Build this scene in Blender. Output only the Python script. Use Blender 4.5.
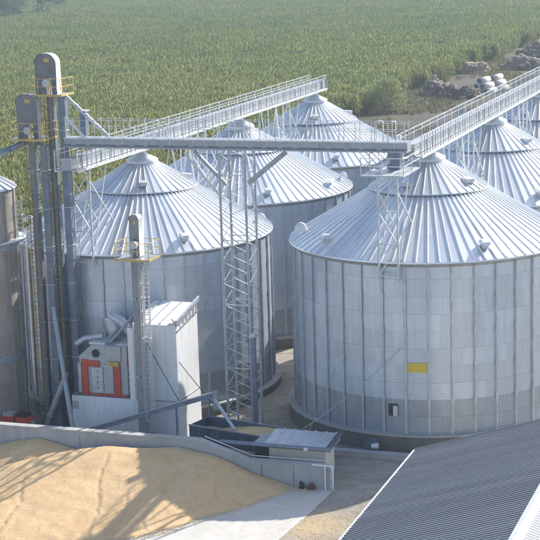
import bpy, math, random
import numpy as np
from mathutils import Vector, Matrix, noise as mnoise

random.seed(7)
rng = np.random.default_rng(7)
for o in list(bpy.data.objects):
    bpy.data.objects.remove(o)
SC = bpy.context.scene
COL = SC.collection

# ------------------------------------------------------------------ camera, sky, sun, exposure
# site axes: x along the yard wall (right), y away along the silo rows, origin under the near left silo
CAM = Vector((48.53, -108.56, 32.313))
PITCH, YAW, ROLL = 0.204, 0.3444, 0.031
cd = bpy.data.cameras.new('camera')
cam = bpy.data.objects.new('camera', cd)
COL.objects.link(cam)
SC.camera = cam
fw = Vector((-math.sin(YAW) * math.cos(PITCH), math.cos(YAW) * math.cos(PITCH), -math.sin(PITCH)))
rt = Vector((math.cos(YAW), math.sin(YAW), 0))
up = rt.cross(fw)
r2 = rt * math.cos(ROLL) - up * math.sin(ROLL)
u2 = rt * math.sin(ROLL) + up * math.cos(ROLL)
M4 = Matrix((r2, u2, -fw)).transposed().to_4x4()
M4.translation = CAM
cam.matrix_world = M4
cd.sensor_width = 36.0
cd.lens = 36.0 * 1644.0 / 540.0
cd.clip_start = 1.0
cd.clip_end = 9000.0

SUN_AZ = math.radians(27.0)      # from +y towards +x
SUN_EL = math.radians(36.0)
W = bpy.data.worlds.new('World')
SC.world = W
W.use_nodes = True
wn = W.node_tree
wn.nodes.clear()
sky = wn.nodes.new('ShaderNodeTexSky')
sky.sky_type = 'NISHITA'
sky.sun_disc = False
sky.sun_elevation = SUN_EL
sky.sun_rotation = SUN_AZ
sky.dust_density = 1.5
wb = wn.nodes.new('ShaderNodeBackground')
wb.inputs['Strength'].default_value = 0.15
wo = wn.nodes.new('ShaderNodeOutputWorld')
wn.links.new(sky.outputs[0], wb.inputs[0])
wn.links.new(wb.outputs[0], wo.inputs[0])
sd = bpy.data.lights.new('sun', 'SUN')
sd.energy = 4.8
sd.angle = math.radians(0.53)
sd.color = (1.0, 0.94, 0.84)
so = bpy.data.objects.new('sun', sd)
COL.objects.link(so)
sdir = Vector((math.sin(SUN_AZ) * math.cos(SUN_EL), math.cos(SUN_AZ) * math.cos(SUN_EL), math.sin(SUN_EL)))
so.rotation_euler = sdir.to_track_quat('Z', 'Y').to_euler()
so.location = (60, 120, 90)
SC.view_settings.view_transform = 'Standard'
SC.view_settings.look = 'None'
SC.view_settings.gamma = 1.0
SC.view_settings.exposure = 0.6
SC.render.engine = 'CYCLES'

# ------------------------------------------------------------------ materials
MATS = {}


def new_mat(name):
    m = bpy.data.materials.new(name)
    m.use_nodes = True
    nt = m.node_tree
    bs = nt.nodes['Principled BSDF']
    MATS[name] = m
    return m, nt, bs


def nd(nt, typ, **kw):
    n = nt.nodes.new(typ)
    for k, v in kw.items():
        setattr(n, k, v)
    return n


def ramp(nt, fac, stops):
    r = nd(nt, 'ShaderNodeValToRGB')
    el = r.color_ramp.elements
    while len(el) < len(stops):
        el.new(0.5)
    for e, (p, c) in zip(el, stops):
        e.position = p
        e.color = (c[0], c[1], c[2], 1)
    nt.links.new(fac, r.inputs[0])
    return r.outputs[0]


def mixc(nt, fac, a, b, mode='MIX'):
    m = nd(nt, 'ShaderNodeMix', data_type='RGBA', blend_type=mode)
    for sock, val in ((m.inputs[0], fac), (m.inputs[6], a), (m.inputs[7], b)):
        if isinstance(val, (int, float)):
            sock.default_value = val
        elif isinstance(val, (tuple, list)):
            sock.default_value = (val[0], val[1], val[2], 1)
        else:
            nt.links.new(val, sock)
    return m.outputs[2]


def mth(nt, op, a, b=None, c=None):
    m = nd(nt, 'ShaderNodeMath', operation=op)
    for i, val in enumerate((a, b, c)):
        if val is None:
            continue
        if isinstance(val, (int, float)):
            m.inputs[i].default_value = val
        else:
            nt.links.new(val, m.inputs[i])
    return m.outputs[0]


def nz(nt, vec, scale, detail=4, rough=0.55):
    n = nd(nt, 'ShaderNodeTexNoise')
    n.inputs['Scale'].default_value = scale
    n.inputs['Detail'].default_value = detail
    n.inputs['Roughness'].default_value = rough
    nt.links.new(vec, n.inputs['Vector'])
    return n.outputs['Fac']


def pos(nt):
    return nd(nt, 'ShaderNodeNewGeometry').outputs['Position']


def objc(nt):
    return nd(nt, 'ShaderNodeTexCoord').outputs['Object']


def bump(nt, bs, h, strength, dist):
    b = nd(nt, 'ShaderNodeBump')
    b.inputs['Strength'].default_value = strength
    b.inputs['Distance'].default_value = dist
    nt.links.new(h, b.inputs['Height'])
    nt.links.new(b.outputs[0], bs.inputs['Normal'])


def mapv(nt, vec, sx, sy, sz):
    m = nd(nt, 'ShaderNodeMapping')
    m.inputs['Scale'].default_value = (sx, sy, sz)
    nt.links.new(vec, m.inputs['Vector'])
    return m.outputs[0]


def simple(name, col, rough=0.6, metal=0.0, var=0.18, scale=1.5, dirt=None, streak=False):
    """painted or bare surface with mottling, optional dirt patches"""
    m, nt, bs = new_mat(name)
    p = pos(nt)
    n1 = nz(nt, mapv(nt, p, 1, 1, 0.25) if streak else p, scale, 5)
    lo = tuple(c * (1 - var) for c in col)
    hi = tuple(min(1, c * (1 + var)) for c in col)
    c = ramp(nt, n1, [(0.3, lo), (0.7, hi)])
    if dirt:
        n2 = nz(nt, mapv(nt, p, 1, 1, 0.2), scale * 2.3, 6, 0.65)
        f = ramp(nt, n2, [(0.52, (0, 0, 0)), (0.72, (0.7, 0.7, 0.7))])
        c = mixc(nt, f, c, dirt)
    nt.links.new(c, bs.inputs['Base Color'])
    bs.inputs['Roughness'].default_value = rough
    bs.inputs['Metallic'].default_value = metal
    return m


def wall_sheet_mat(name, col, var, metal=0.45, rough=0.37):
    """galvanised corrugated silo sheet: fine horizontal corrugation, sheet by sheet tint, streaks"""
    m, nt, bs = new_mat(name)
    oc = objc(nt)
    sp = nd(nt, 'ShaderNodeSeparateXYZ')
    nt.links.new(oc, sp.inputs[0])
    ang = mth(nt, 'ARCTAN2', sp.outputs[1], sp.outputs[0])
    oi = nd(nt, 'ShaderNodeObjectInfo')
    sid = mth(nt, 'FLOOR', mth(nt, 'ADD', mth(nt, 'MULTIPLY', ang, 20 / (2 * math.pi)), mth(nt, 'ROUND', oi.outputs['Random'])))
    wnz = nd(nt, 'ShaderNodeTexWhiteNoise', noise_dimensions='2D')
    cv = nd(nt, 'ShaderNodeCombineXYZ')
    nt.links.new(sid, cv.inputs[0])
    nt.links.new(mth(nt, 'MULTIPLY', oi.outputs['Random'], 97.3), cv.inputs[1])
    nt.links.new(cv.outputs[0], wnz.inputs['Vector'])
    tint = mth(nt, 'ADD', mth(nt, 'MULTIPLY', wnz.outputs['Value'], 0.5), mth(nt, 'MULTIPLY', nz(nt, mapv(nt, oc, 1, 1, .15), 1.4, 5), 0.5))
    lo = tuple(c * (1 - var) for c in col)
    hi = tuple(min(1, c * (1 + var)) for c in col)
    c = ramp(nt, tint, [(0.2, lo), (0.8, hi)])
    grime = nz(nt, mapv(nt, oc, 2.2, 2.2, .22), 1.5, 6, .7)
    f = ramp(nt, grime, [(0.48, (0, 0, 0)), (0.75, (.6, .6, .6))])
    c = mixc(nt, f, c, tuple(x * .7 for x in (col[0], col[1] * .98, col[2] * .93)))
    nt.links.new(c, bs.inputs['Base Color'])
    bs.inputs['Metallic'].default_value = metal
    bs.inputs['Roughness'].default_value = rough
    wv = mth(nt, 'SINE', mth(nt, 'MULTIPLY', sp.outputs[2], 2 * math.pi / 0.105))
    bump(nt, bs, wv, 0.22, 0.01)
    return m


wall_sheet_mat('silo_wall', (0.555, 0.615, 0.70), 0.09)
wall_sheet_mat('silo_wall_thick', (0.38, 0.42, 0.475), 0.08)
wall_sheet_mat('tower_wall', (0.42, 0.36, 0.315), 0.2, 0.35, .5)


def roof_mat():
    m, nt, bs = new_mat('silo_roof')
    oi = nd(nt, 'ShaderNodeObjectInfo')
    oc = objc(nt)
    n = nz(nt, mapv(nt, oc, .35, 2.5, 1), 1.2, 5)
    t = mth(nt, 'ADD', mth(nt, 'MULTIPLY', oi.outputs['Random'], .6), mth(nt, 'MULTIPLY', n, .4))
    c = ramp(nt, t, [(.15, (.58, .615, .66)), (.85, (.83, .855, .88))])
    p = pos(nt)
    g = ramp(nt, nz(nt, p, .5, 6, .65), [(.48, (0, 0, 0)), (.78, (.5, .5, .5))])
    c = mixc(nt, g, c, (.50, .50, .49))
    nt.links.new(c, bs.inputs['Base Color'])
    bs.inputs['Metallic'].default_value = .5
    bs.inputs['Roughness'].default_value = .34


roof_mat()
simple('galv', (.52, .55, .58), .45, .4, .14, 2.0)
simple('galv_bright', (.66, .685, .71), .42, .35, .12, 2.0)
simple('galv_dull', (.35, .38, .42), .5, .45, .14, 2.0)
simple('blue_steel', (.19, .23, .305), .45, .35, .2, 1.6, dirt=(.3, .31, .32))
simple('grey_steel', (.25, .262, .285), .5, .2, .15, 1.5, dirt=(.33, .33, .33))
simple('navy_steel', (.075, .105, .165), .5, .2, .22, 1.4, dirt=(.17, .17, .17))
simple('head_steel', (.19, .195, .215), .5, .25, .18, 1.3, dirt=(.22, .215, .21))
simple('girder_steel', (.36, .385, .43), .5, .3, .15, 1.5, dirt=(.34, .35, .36))
simple('ladder_paint', (.34, .27, .12), .6, .1, .25, 2.0, dirt=(.2, .19, .18))
simple('yellow_paint', (.55, .41, .12), .55, 0, .2, 3, dirt=(.36, .31, .2))
simple('sign_yellow', (.66, .47, .05), .5, 0, .08, 3)
simple('red_paint', (.58, .07, .04), .5, 0, .18, 2.5, dirt=(.3, .13, .1))
simple('white_sheet', (.78, .79, .80), .5, 0, .05, 1.2, dirt=(.64, .64, .63), streak=True)
simple('machine_grey', (.46, .47, .47), .5, .1, .12, 2.5, dirt=(.33, .32, .3))
simple('dark_gap', (.03, .032, .036), .7, 0, .2, 2)
simple('cream_plaster', (.56, .54, .48), .85, 0, .08, 1.4, dirt=(.42, .4, .36))
simple('rubber_black', (.03, .03, .035), .6, 0, .2, 3)
simple('sack_red', (.13, .055, .048), .8, 0, .35, 9)
simple('pipe_concrete', (.48, .48, .47), .85, 0, .12, .8, dirt=(.35, .33, .3))
simple('bark', (.12, .09, .065), .9, 0, .3, 4)
simple('wood_pole', (.27, .2, .13), .9, 0, .25, 2)


def concrete(name, a, b, c3, scale=.8, bstr=.25):
    m, nt, bs = new_mat(name)
    p = pos(nt)
    c = ramp(nt, nz(nt, p, scale, 8, .6), [(.3, a), (.7, b)])
    st = nz(nt, mapv(nt, p, 1.5, 1.5, .18), 1.3, 6, .65)
    c = mixc(nt, ramp(nt, st, [(.5, (0, 0, 0)), (.75, (.75, .75, .75))]), c, c3)
    nt.links.new(c, bs.inputs['Base Color'])
    bs.inputs['Roughness'].default_value = .9
    bump(nt, bs, nz(nt, p, 9, 6, .7), bstr, .02)


concrete('foundation_concrete', (.12, .118, .115), (.17, .167, .16), (.085, .083, .08))
concrete('ledge_concrete', (.36, .36, .35), (.44, .44, .43), (.28, .28, .27))
concrete('wall_concrete', (.36, .365, .37), (.45, .455, .46), (.28, .28, .28))
concrete('apron_concrete', (.47, .455, .425), (.58, .565, .53), (.43, .375, .28), .5)


def grain_mat():
    m, nt, bs = new_mat('grain')
    p = pos(nt)
    c = ramp(nt, nz(nt, p, .7, 7, .6), [(.3, (.60, .395, .195)), (.7, (.72, .50, .275))])
    # husk and dust lying along slumps
    v = nz(nt, mapv(nt, p, .9, .55, 1), 1.7, 8, .62)
    c = mixc(nt, ramp(nt, v, [(.485, (0, 0, 0)), (.5, (.55, .55, .55)), (.515, (0, 0, 0))]), c, (.36, .25, .13))
    sp = nz(nt, p, 42, 3, .7)
    c = mixc(nt, ramp(nt, sp, [(.45, (0, 0, 0)), (.75, (.4, .4, .4))]), c, (.66, .52, .3))
    nt.links.new(c, bs.inputs['Base Color'])
    bs.inputs['Roughness'].default_value = .85
    h = mth(nt, 'ADD', mth(nt, 'MULTIPLY', nz(nt, p, 30, 4, .7), .3), nz(nt, p, 5, 6, .6))
    bump(nt, bs, h, .5, .05)


grain_mat()


def ground_mat():
    m, nt, bs = new_mat('ground')
    p = pos(nt)
    base = ramp(nt, nz(nt, p, .25, 9, .62), [(.3, (.17, .155, .135)), (.5, (.30, .28, .25)), (.7, (.40, .375, .33))])
    st = ramp(nt, nz(nt, p, 1.1, 8, .65), [(.45, (0, 0, 0)), (.7, (.6, .6, .6))])
    base = mixc(nt, st, base, (.17, .155, .135))
    # spilled chaff near the grain store
    ch = ramp(nt, nz(nt, mapv(nt, p, .8, .35, 1), .8, 7, .65), [(.5, (0, 0, 0)), (.66, (.55, .55, .55))])
    base = mixc(nt, ch, base, (.42, .36, .26))
    # rough land beyond the yard: brown earth and thin weeds
    far = ramp(nt, nz(nt, p, .11, 9, .66), [(.32, (.036, .028, .023)), (.48, (.07, .052, .04)), (.56, (.05, .062, .026)), (.72, (.085, .09, .04))])
    sp = nd(nt, 'ShaderNodeSeparateXYZ')
    nt.links.new(p, sp.inputs[0])
    zx = nd(nt, 'ShaderNodeMapRange', interpolation_type='SMOOTHSTEP')
    zx.inputs['From Min'].default_value = 5.5
    zx.inputs['From Max'].default_value = 1.0
    dd = nd(nt, 'ShaderNodeVectorMath', operation='DISTANCE')
    dd.inputs[1].default_value = (21.3, -27.0, 0)
    mp_ = mapv(nt, p, 1, 1, 1)
    nt.links.new(mp_, dd.inputs[0])
    nt.links.new(mth(nt, 'ADD', dd.outputs['Value'], mth(nt, 'MULTIPLY', nz(nt, p, .9, 6, .65), 3.0)), zx.inputs['Value'])
    base = mixc(nt, mth(nt, 'MULTIPLY', zx.outputs[0], .8), base, (.50, .37, .2))
    fb = ramp(nt, mth(nt, 'MULTIPLY', mth(nt, 'ADD', sp.outputs[1], mth(nt, 'MULTIPLY', nz(nt, p, .05), 30)), .01), [(.62, (0, 0, 0)), (.75, (1, 1, 1))])
    c = mixc(nt, fb, base, far)
    nt.links.new(c, bs.inputs['Base Color'])
    bs.inputs['Roughness'].default_value = .95
    bump(nt, bs, nz(nt, p, 2.5, 9, .7), .6, .12)


ground_mat()


def earth(name, a, b):
    m, nt, bs = new_mat(name)
    p = pos(nt)
    nt.links.new(ramp(nt, nz(nt, p, .7, 9, .68), [(.3, a), (.7, b)]), bs.inputs['Base Color'])
    bs.inputs['Roughness'].default_value = .95
    bump(nt, bs, nz(nt, p, 1.6, 8, .7), .8, .4)


earth('earth_dark', (.095, .078, .064), (.18, .152, .125))
earth('earth_grey', (.15, .122, .098), (.27, .23, .19))
earth('earth_sand', (.34, .25, .165), (.46, .35, .24))


def leaf_mat(name, stops, scale, grad=False):
    m, nt, bs = new_mat(name)
    p = pos(nt)
    oi = nd(nt, 'ShaderNodeObjectInfo')
    ge = nd(nt, 'ShaderNodeNewGeometry')
    t = mth(nt, 'ADD', mth(nt, 'MULTIPLY', nz(nt, p, scale, 5, .6), .78), mth(nt, 'MULTIPLY', ge.outputs['Random Per Island'], .22))
    if grad:  # the crop ripens and yellows towards the near headland
        sp = nd(nt, 'ShaderNodeSeparateXYZ')
        nt.links.new(p, sp.inputs[0])
        g = nd(nt, 'ShaderNodeMapRange')
        g.inputs['From Min'].default_value = 380
        g.inputs['From Max'].default_value = 130
        g.inputs['To Min'].default_value = -.06
        g.inputs['To Max'].default_value = .16
        nt.links.new(sp.outputs[1], g.inputs['Value'])
        t = mth(nt, 'ADD', t, g.outputs[0])
    c = ramp(nt, t, stops)
    nt.links.new(c, bs.inputs['Base Color'])
    bs.inputs['Roughness'].default_value = .65
    bs.inputs['Specular IOR Level'].default_value = .18
    tr = nd(nt, 'ShaderNodeBsdfTranslucent')
    nt.links.new(c, tr.inputs['Color'])
    mx = nd(nt, 'ShaderNodeMixShader')
    mx.inputs[0].default_value = .55
    out = nt.nodes['Material Output']
    nt.links.new(bs.outputs[0], mx.inputs[1])
    nt.links.new(tr.outputs[0], mx.inputs[2])
    nt.links.new(mx.outputs[0], out.inputs['Surface'])


leaf_mat('crop_leaf', [(.25, (.135, .20, .065)), (.45, (.185, .25, .075)), (.6, (.245, .285, .088)), (.8, (.33, .32, .12))], .035, True)
leaf_mat('shrub_leaf', [(.25, (.17, .21, .09)), (.5, (.25, .29, .125)), (.75, (.34, .35, .17))], .4)
leaf_mat('wood_leaf', [(.25, (.03, .055, .03)), (.5, (.05, .085, .04)), (.75, (.08, .11, .05))], .05)
leaf_mat('weed_leaf', [(.25, (.075, .085, .04)), (.5, (.12, .12, .06)), (.75, (.2, .165, .09))], .12)


def sheet_roof_mat():
    m, nt, bs = new_mat('roof_sheet')
    oi = nd(nt, 'ShaderNodeObjectInfo')
    p = pos(nt)
    t = mth(nt, 'ADD', mth(nt, 'MULTIPLY', oi.outputs['Random'], .35), mth(nt, 'MULTIPLY', nz(nt, mapv(nt, p, .3, 2, 1), .6, 6, .6), .65))
    c = ramp(nt, t, [(.2, (.16, .165, .178)), (.8, (.24, .245, .258))])
    nt.links.new(c, bs.inputs['Base Color'])
    bs.inputs['Roughness'].default_value = .5
    bs.inputs['Metallic'].default_value = .2


sheet_roof_mat()


# ------------------------------------------------------------------ helpers
def tag(o, label=None, cat=None, group=None, kind=None):
    if label:
        o['label'] = label
    if cat:
        o['category'] = cat
    if group:
        o['group'] = group
    if kind:
        o['kind'] = kind
    return o


def empty(name, loc=(0, 0, 0), rz=0.0, parent=None):
    o = bpy.data.objects.new(name, None)
    COL.objects.link(o)
    o.location = loc
    o.rotation_euler = (0, 0, rz)
    o.empty_display_size = .3
    o.parent = parent
    return o


def offset(o):
    v = Vector((0, 0, 0))
    while o:
        v += Vector(o.location)
        o = o.parent
    return v


def link(name, mesh, parent, loc=(0, 0, 0), rz=0.0):
    o = bpy.data.objects.new(name, mesh)
    COL.objects.link(o)
    o.parent = parent
    o.location = loc
    o.rotation_euler = (0, 0, rz)
    return o


class MB:
    def __init__(self):
        self.v = []
        self.f = []
        self.sm = []

    def add(self, vs, fs, smooth=False):
        n = len(self.v)
        self.v += [tuple(x) for x in vs]
        self.f += [tuple(i + n for i in f) for f in fs]
        self.sm += [smooth] * len(fs)
        return self

    def box(self, x0, x1, y0, y1, z0, z1):
        return self.add([(x0, y0, z0), (x1, y0, z0), (x1, y1, z0), (x0, y1, z0), (x0, y0, z1), (x1, y0, z1), (x1, y1, z1), (x0, y1, z1)],
                        [(0, 3, 2, 1), (4, 5, 6, 7), (0, 1, 5, 4), (1, 2, 6, 5), (2, 3, 7, 6), (3, 0, 4, 7)])

    def bar(self, p, q, w, h=None, ref=(0, 0, 1)):
        h = h or w
        p, q = Vector(p), Vector(q)
        d = (q - p).normalized()
        s = d.cross(Vector(ref))
        if s.length < 1e-3:
            s = d.cross(Vector((0, 1, 0)))
        s.normalize()
        t = s.cross(d)
        vs = []
        for b in (p, q):
            for a, c in ((-1, -1), (1, -1), (1, 1), (-1, 1)):
                vs.append(b + s * (a * w / 2) + t * (c * h / 2))
        return self.add(vs, [(0, 1, 2, 3), (7, 6, 5, 4), (0, 4, 5, 1), (1, 5, 6, 2), (2, 6, 7, 3), (3, 7, 4, 0)])

    def tube(self, pts, r, n=8, caps=True):
        pts = [Vector(p) for p in pts]
        rs = r if isinstance(r, (list, tuple)) else [r] * len(pts)
        rings = []
        for i, p in enumerate(pts):
            d = (pts[min(i + 1, len(pts) - 1)] - pts[max(i - 1, 0)]).normalized()
            s = d.cross(Vector((0, 0, 1)))
            if s.length < 1e-3:
                s = Vector((1, 0, 0))
            s.normalize()
            t = s.cross(d)
            rings.append([p + (s * math.cos(2 * math.pi * k / n) + t * math.sin(2 * math.pi * k / n)) * rs[i] for k in range(n)])
        vs = [v for rg in rings for v in rg]
        fs = []
        for i in range(len(pts) - 1):
            for k in range(n):
                k2 = (k + 1) % n
                fs.append((i * n + k, i * n + k2, (i + 1) * n + k2, (i + 1) * n + k))
        self.add(vs, fs, True)
        if caps:
            m = (len(pts) - 1) * n
            self.add(rings[0], [tuple(range(n))])
            self.add(rings[-1], [tuple(reversed(range(n)))])
        return self

    def lathe(self, prof, n=64, c=(0, 0), smooth=True, a0=0.0, a1=2 * math.pi):
        full = abs(a1 - a0 - 2 * math.pi) < 1e-6
        m = n if full else n + 1
        vs = []
        for r, z in prof:
            for k in range(m):
                t = a0 + (a1 - a0) * k / n
                vs.append((c[0] + r * math.cos(t), c[1] + r * math.sin(t), z))
        fs = []
        for i in range(len(prof) - 1):
            for k in range(n):
                k2 = (k + 1) % m
                fs.append((i * m + k, i * m + k2, (i + 1) * m + k2, (i + 1) * m + k))
        return self.add(vs, fs, smooth)

    def prism(self, poly, axis, lo, hi):
        """extrude a polygon; axis 'x','y','z'; poly gives the other two coordinates in order"""
        def mk(p, t):
            if axis == 'y':
                return (p[0], t, p[1])
            if axis == 'x':
                return (t, p[0], p[1])
            return (p[0], p[1], t)
        n = len(poly)
        vs = [mk(p, lo) for p in poly] + [mk(p, hi) for p in poly]
        fs = [tuple(range(n)), tuple(range(2 * n - 1, n - 1, -1))]
        for i in range(n):
            j = (i + 1) % n
            fs.append((i, i + n, j + n, j))
        return self.add(vs, fs)

    def mesh(self, name, mat, off=None):
        me = bpy.data.meshes.new(name)
        v = self.v if off is None else [(a - off[0], b - off[1], c - off[2]) for a, b, c in self.v]
        me.from_pydata(v, [], self.f)
        me.polygons.foreach_set('use_smooth', self.sm)
        me.update()
        import bmesh
        bm = bmesh.new()
        bm.from_mesh(me)
        bmesh.ops.recalc_face_normals(bm, faces=bm.faces)
        bm.to_mesh(me)
        bm.free()
        if mat:
            me.materials.append(MATS[mat])
        return me

    def build(self, name, mat, parent=None, local=False):
        off = None if (local or parent is None) else offset(parent)
        o = bpy.data.objects.new(name, self.mesh(name, mat, off))
        COL.objects.link(o)
        o.parent = parent
        return o


def part_bar(name, mat, parent, p, q, w, h=None, ref=(0, 0, 1)):
    return MB().bar(p, q, w, h, ref).build(name, mat, parent)


def part_box(name, mat, parent, *b):
    return MB().box(*b).build(name, mat, parent)


def sstep(t):
    t = min(1.0, max(0.0, t))
    return t * t * (3 - 2 * t)


def gz(x):
    return -1.0 + sstep((x - 3) / 13)


# ------------------------------------------------------------------ ground
gx = sorted(set([-3000, -1200, -500, -200, -80, -40, -20, 0, 3] + [3 + i * .65 for i in range(21)] + [20, 40, 80, 200, 500, 1200, 3000]))
gy = [-3000, -1000, -300, -120, -60, -30, 0, 30, 60, 120, 250, 500, 900, 1500, 3000]
g = MB()
vs = [(x, y, gz(x)) for y in gy for x in gx]
fs = [(j * len(gx) + i, j * len(gx) + i + 1, (j + 1) * len(gx) + i + 1, (j + 1) * len(gx) + i) for j in range(len(gy) - 1) for i in range(len(gx) - 1)]
g.add(vs, fs, True)
tag(g.build('ground', 'ground'), kind='structure')

# concrete apron in front of the yard wall
ap = MB()
xs = [-12 + i * .9 for i in range(36)]
rows = [(-21.0, 0), (-25.3, 0), (-29.5, 0), (-48, 0)]
edge = {-21.0: 20.7, -25.3: 20.55, -29.5: 20.2, -48: 19.4}
vs = []
for y, _ in rows:
    for i in range(36):
        x = -12 + (edge[y] + 12) * i / 35
        if i == 35:
            x += .12 * math.sin(y * 3)
        vs.append((x, y, gz(x) + .012))
ap.add(vs, [(j * 36 + i, j * 36 + i + 1, (j + 1) * 36 + i + 1, (j + 1) * 36 + i) for j in range(3) for i in range(35)], True)
tag(ap.build('pavement', 'apron_concrete'), kind='structure')

# ------------------------------------------------------------------ silos
RW, RE, TN, WH = 9.15, 9.32, 0.593, 10.97
NST, NLOW, NUP = 40, 80, 40
RSTEP = 3.95


def roof_panel_mesh(name, n, r0, r1, rib, h, lift, drop):
    a = math.pi / n
    mb = MB()
    secs = []
    for r in (r0, r1):
        w = r * math.tan(a)
        k = min(1.0, r / 6.0 + .25)
        rw, hh = rib * k, h * (0.6 + .4 * k)
        z = TN * (RE - r) + lift
        secs.append([(r, -w + rw / 2, z), (r, w - rw / 2, z), (r, w - rw / 4, z + hh), (r, w + rw / 4, z + hh), (r, w + rw / 2, z)])
    vs = secs[0] + secs[1]
    fs = [(i, i + 1, i + 6, i + 5) for i in range(4)]
    mb.add(vs, fs)
    s1 = secs[1]
    mb.add([s1[1], s1[2], s1[3], s1[4]], [(0, 1, 2, 3)])
    # folded lip at the lower edge
    w = s1
    mb.add([w[0], w[1], w[4], (w[0][0] + .02, w[0][1], w[0][2] - drop), (w[1][0] + .02, w[1][1], w[1][2] - drop), (w[4][0] + .02, w[4][1], w[4][2] - drop)],
           [(0, 3, 4, 1), (1, 4, 5, 2)])
    return mb.mesh(name, 'silo_roof')


LOW_ME = roof_panel_mesh('roof_panel', NLOW, RSTEP - .3, RE, .13, .09, 0.0, .09)
UP_ME = roof_panel_mesh('roof_panel', NUP, 1.0, RSTEP, .13, .08, .17, .06)
RING_ME = MB().lathe([(RSTEP - .12, TN * (RE - RSTEP) + .02), (RSTEP - .12, TN * (RE - RSTEP) + .23)], 80).mesh('step_shadow_ring', 'dark_gap')  # near-black ring painted in for the shadow gap under the upper roof tier
EAVE_ME = MB().lathe([(RW - .03, -.32), (RW + .025, -.32), (RW + .025, .04), (RE - .06, .02), (RE - .06, -.03)], 120).mesh('eave_ring', 'galv')
CAP_ME = MB().lathe([(1.14, TN * (RE - 1.14) + .18), (1.16, TN * (RE - 1.14) + .42), (.3, TN * (RE - 1.14) + .86), (.3, TN * (RE - 1.14) + .96)], 32).mesh('peak_cap', 'galv_bright')
ring_h = WH / 10
RINGM = {}
for i in range(10):
    z0, z1 = i * ring_h, (i + 1) * ring_h
    mat = 'silo_wall_thick' if i < 2 else 'silo_wall'
    RINGM[i] = MB().lathe([(RW - .008 * (i % 2), z0 + .003), (RW - .008 * (i % 2), z1 - .003)], 120).mesh('wall_ring', mat)
RINGM['thick'] = MB().lathe([(RW, 2 * ring_h + .003), (RW, 3 * ring_h - .003)], 120).mesh('wall_ring', 'silo_wall_thick')
st = MB().box(RW - .01, RW + .105, -.012, .012, 0, WH - .3)
st.box(RW + .106, RW + .12, -.012, .085, 0, WH - .3)
st.box(RW + .004, RW + .018, -.10, -.0125, 0, WH - .3)
for z in (2.2, 4.4, 6.6, 8.8):
    st.box(RW + .121, RW + .135, -.05, .11, z - .22, z + .22)
STIFF_ME = st.mesh('stiffener', 'galv')
FND_ME = MB().lathe([(RW - .4, 0), (9.65, 0), (9.65, -1.25)], 120, smooth=False).mesh('foundation', 'foundation_concrete')
LEDGE_ME = MB().lathe([(RW - .1, .012), (9.68, .012), (9.68, -.10)], 120, smooth=False).mesh('foundation_rim', 'ledge_concrete')


def vent_meshes():
    body = MB().box(-.32, .32, -.28, .28, 0, .42)
    hood = MB()
    prof = [(-.36, .42), (-.36, .62), (-.2, .78), (.3, .80), (.62, .62), (.7, .34), (.6, .3), (.5, .48), (.36, .42)]
    hood.prism([(a, b) for a, b in prof], 'y', -.33, .33)
    for m_ in (body, hood):
        m_.v = [(a_ * .7, b_ * .7, c_ * .7) for a_, b_, c_ in m_.v]
    return body.mesh('vent_box', 'galv'), hood.mesh('hood', 'galv_bright')


VB_ME, VH_ME = vent_meshes()
HOOP_ME = None
hp = MB()
hp.tube([(0, 0, -.1), (.02, 0, .45), (.16, 0, .75), (.42, 0, .88), (.68, 0, .76), (.82, 0, .5), (.84, 0, .3)], .2, 10)
hp.v = [(a_ * .68, b_ * .68, c_ * .68) for a_, b_, c_ in hp.v]
HOOP_ME = hp.mesh('gooseneck_vent', 'galv_bright')
hatch = MB().box(-.42, .42, -.36, .36, .0, .3)
hatch.prism([(-.46, .3), (.46, .3), (.46, .36), (-.46, .46)], 'y', -.4, .4)
hatch.v = [(a_ * .75, b_ * .75, c_ * .75) for a_, b_, c_ in hatch.v]
HATCH_ME = hatch.mesh('roof_hatch', 'galv')


def silo(name, x, y, zf, label, vents, hoops, hatches, thick_from=0.0):
    t = empty(name, (x, y, zf - 1.1))
    tag(t, label, 'silo', 'galvanised grain silos in two rows')
    z0 = 1.1
    ze = z0 + WH
    link('foundation', FND_ME, t, (0, 0, z0))
    link('foundation_rim', LEDGE_ME, t, (0, 0, z0))
    for i in range(10):
        link('wall_ring', RINGM[i], t, (0, 0, z0), random.choice((0, math.pi / 20)))
    for k in range(NST):
        link('stiffener', STIFF_ME, t, (0, 0, z0 + .012), 2 * math.pi * (k + .5) / NST)
    link('eave_ring', EAVE_ME, t, (0, 0, ze))
    for k in range(NLOW):
        link('roof_panel', LOW_ME, t, (0, 0, ze), 2 * math.pi * (k + .5) / NLOW)
    link('step_shadow_ring', RING_ME, t, (0, 0, ze))
    for k in range(NUP):
        link('roof_panel', UP_ME, t, (0, 0, ze), 2 * math.pi * (k + .5) / NUP)
    link('peak_cap', CAP_ME, t, (0, 0, ze))

    def place(me, nm, deg, r, dz=-.02):
        a = math.radians(deg - 90)
        return link(nm, me, t, (r * math.cos(a), r * math.sin(a), ze + TN * (RE - r) + dz), a)
    for d in vents:
        v = place(VB_ME, 'roof_vent', d, 8.35)
        link('hood', VH_ME, v)
    for d in hoops:
        place(HOOP_ME, 'gooseneck_vent', d, 8.3)
    for d in hatches:
        v = place(HATCH_ME, 'roof_hatch', d, 3.2, .15)
    return t


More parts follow.
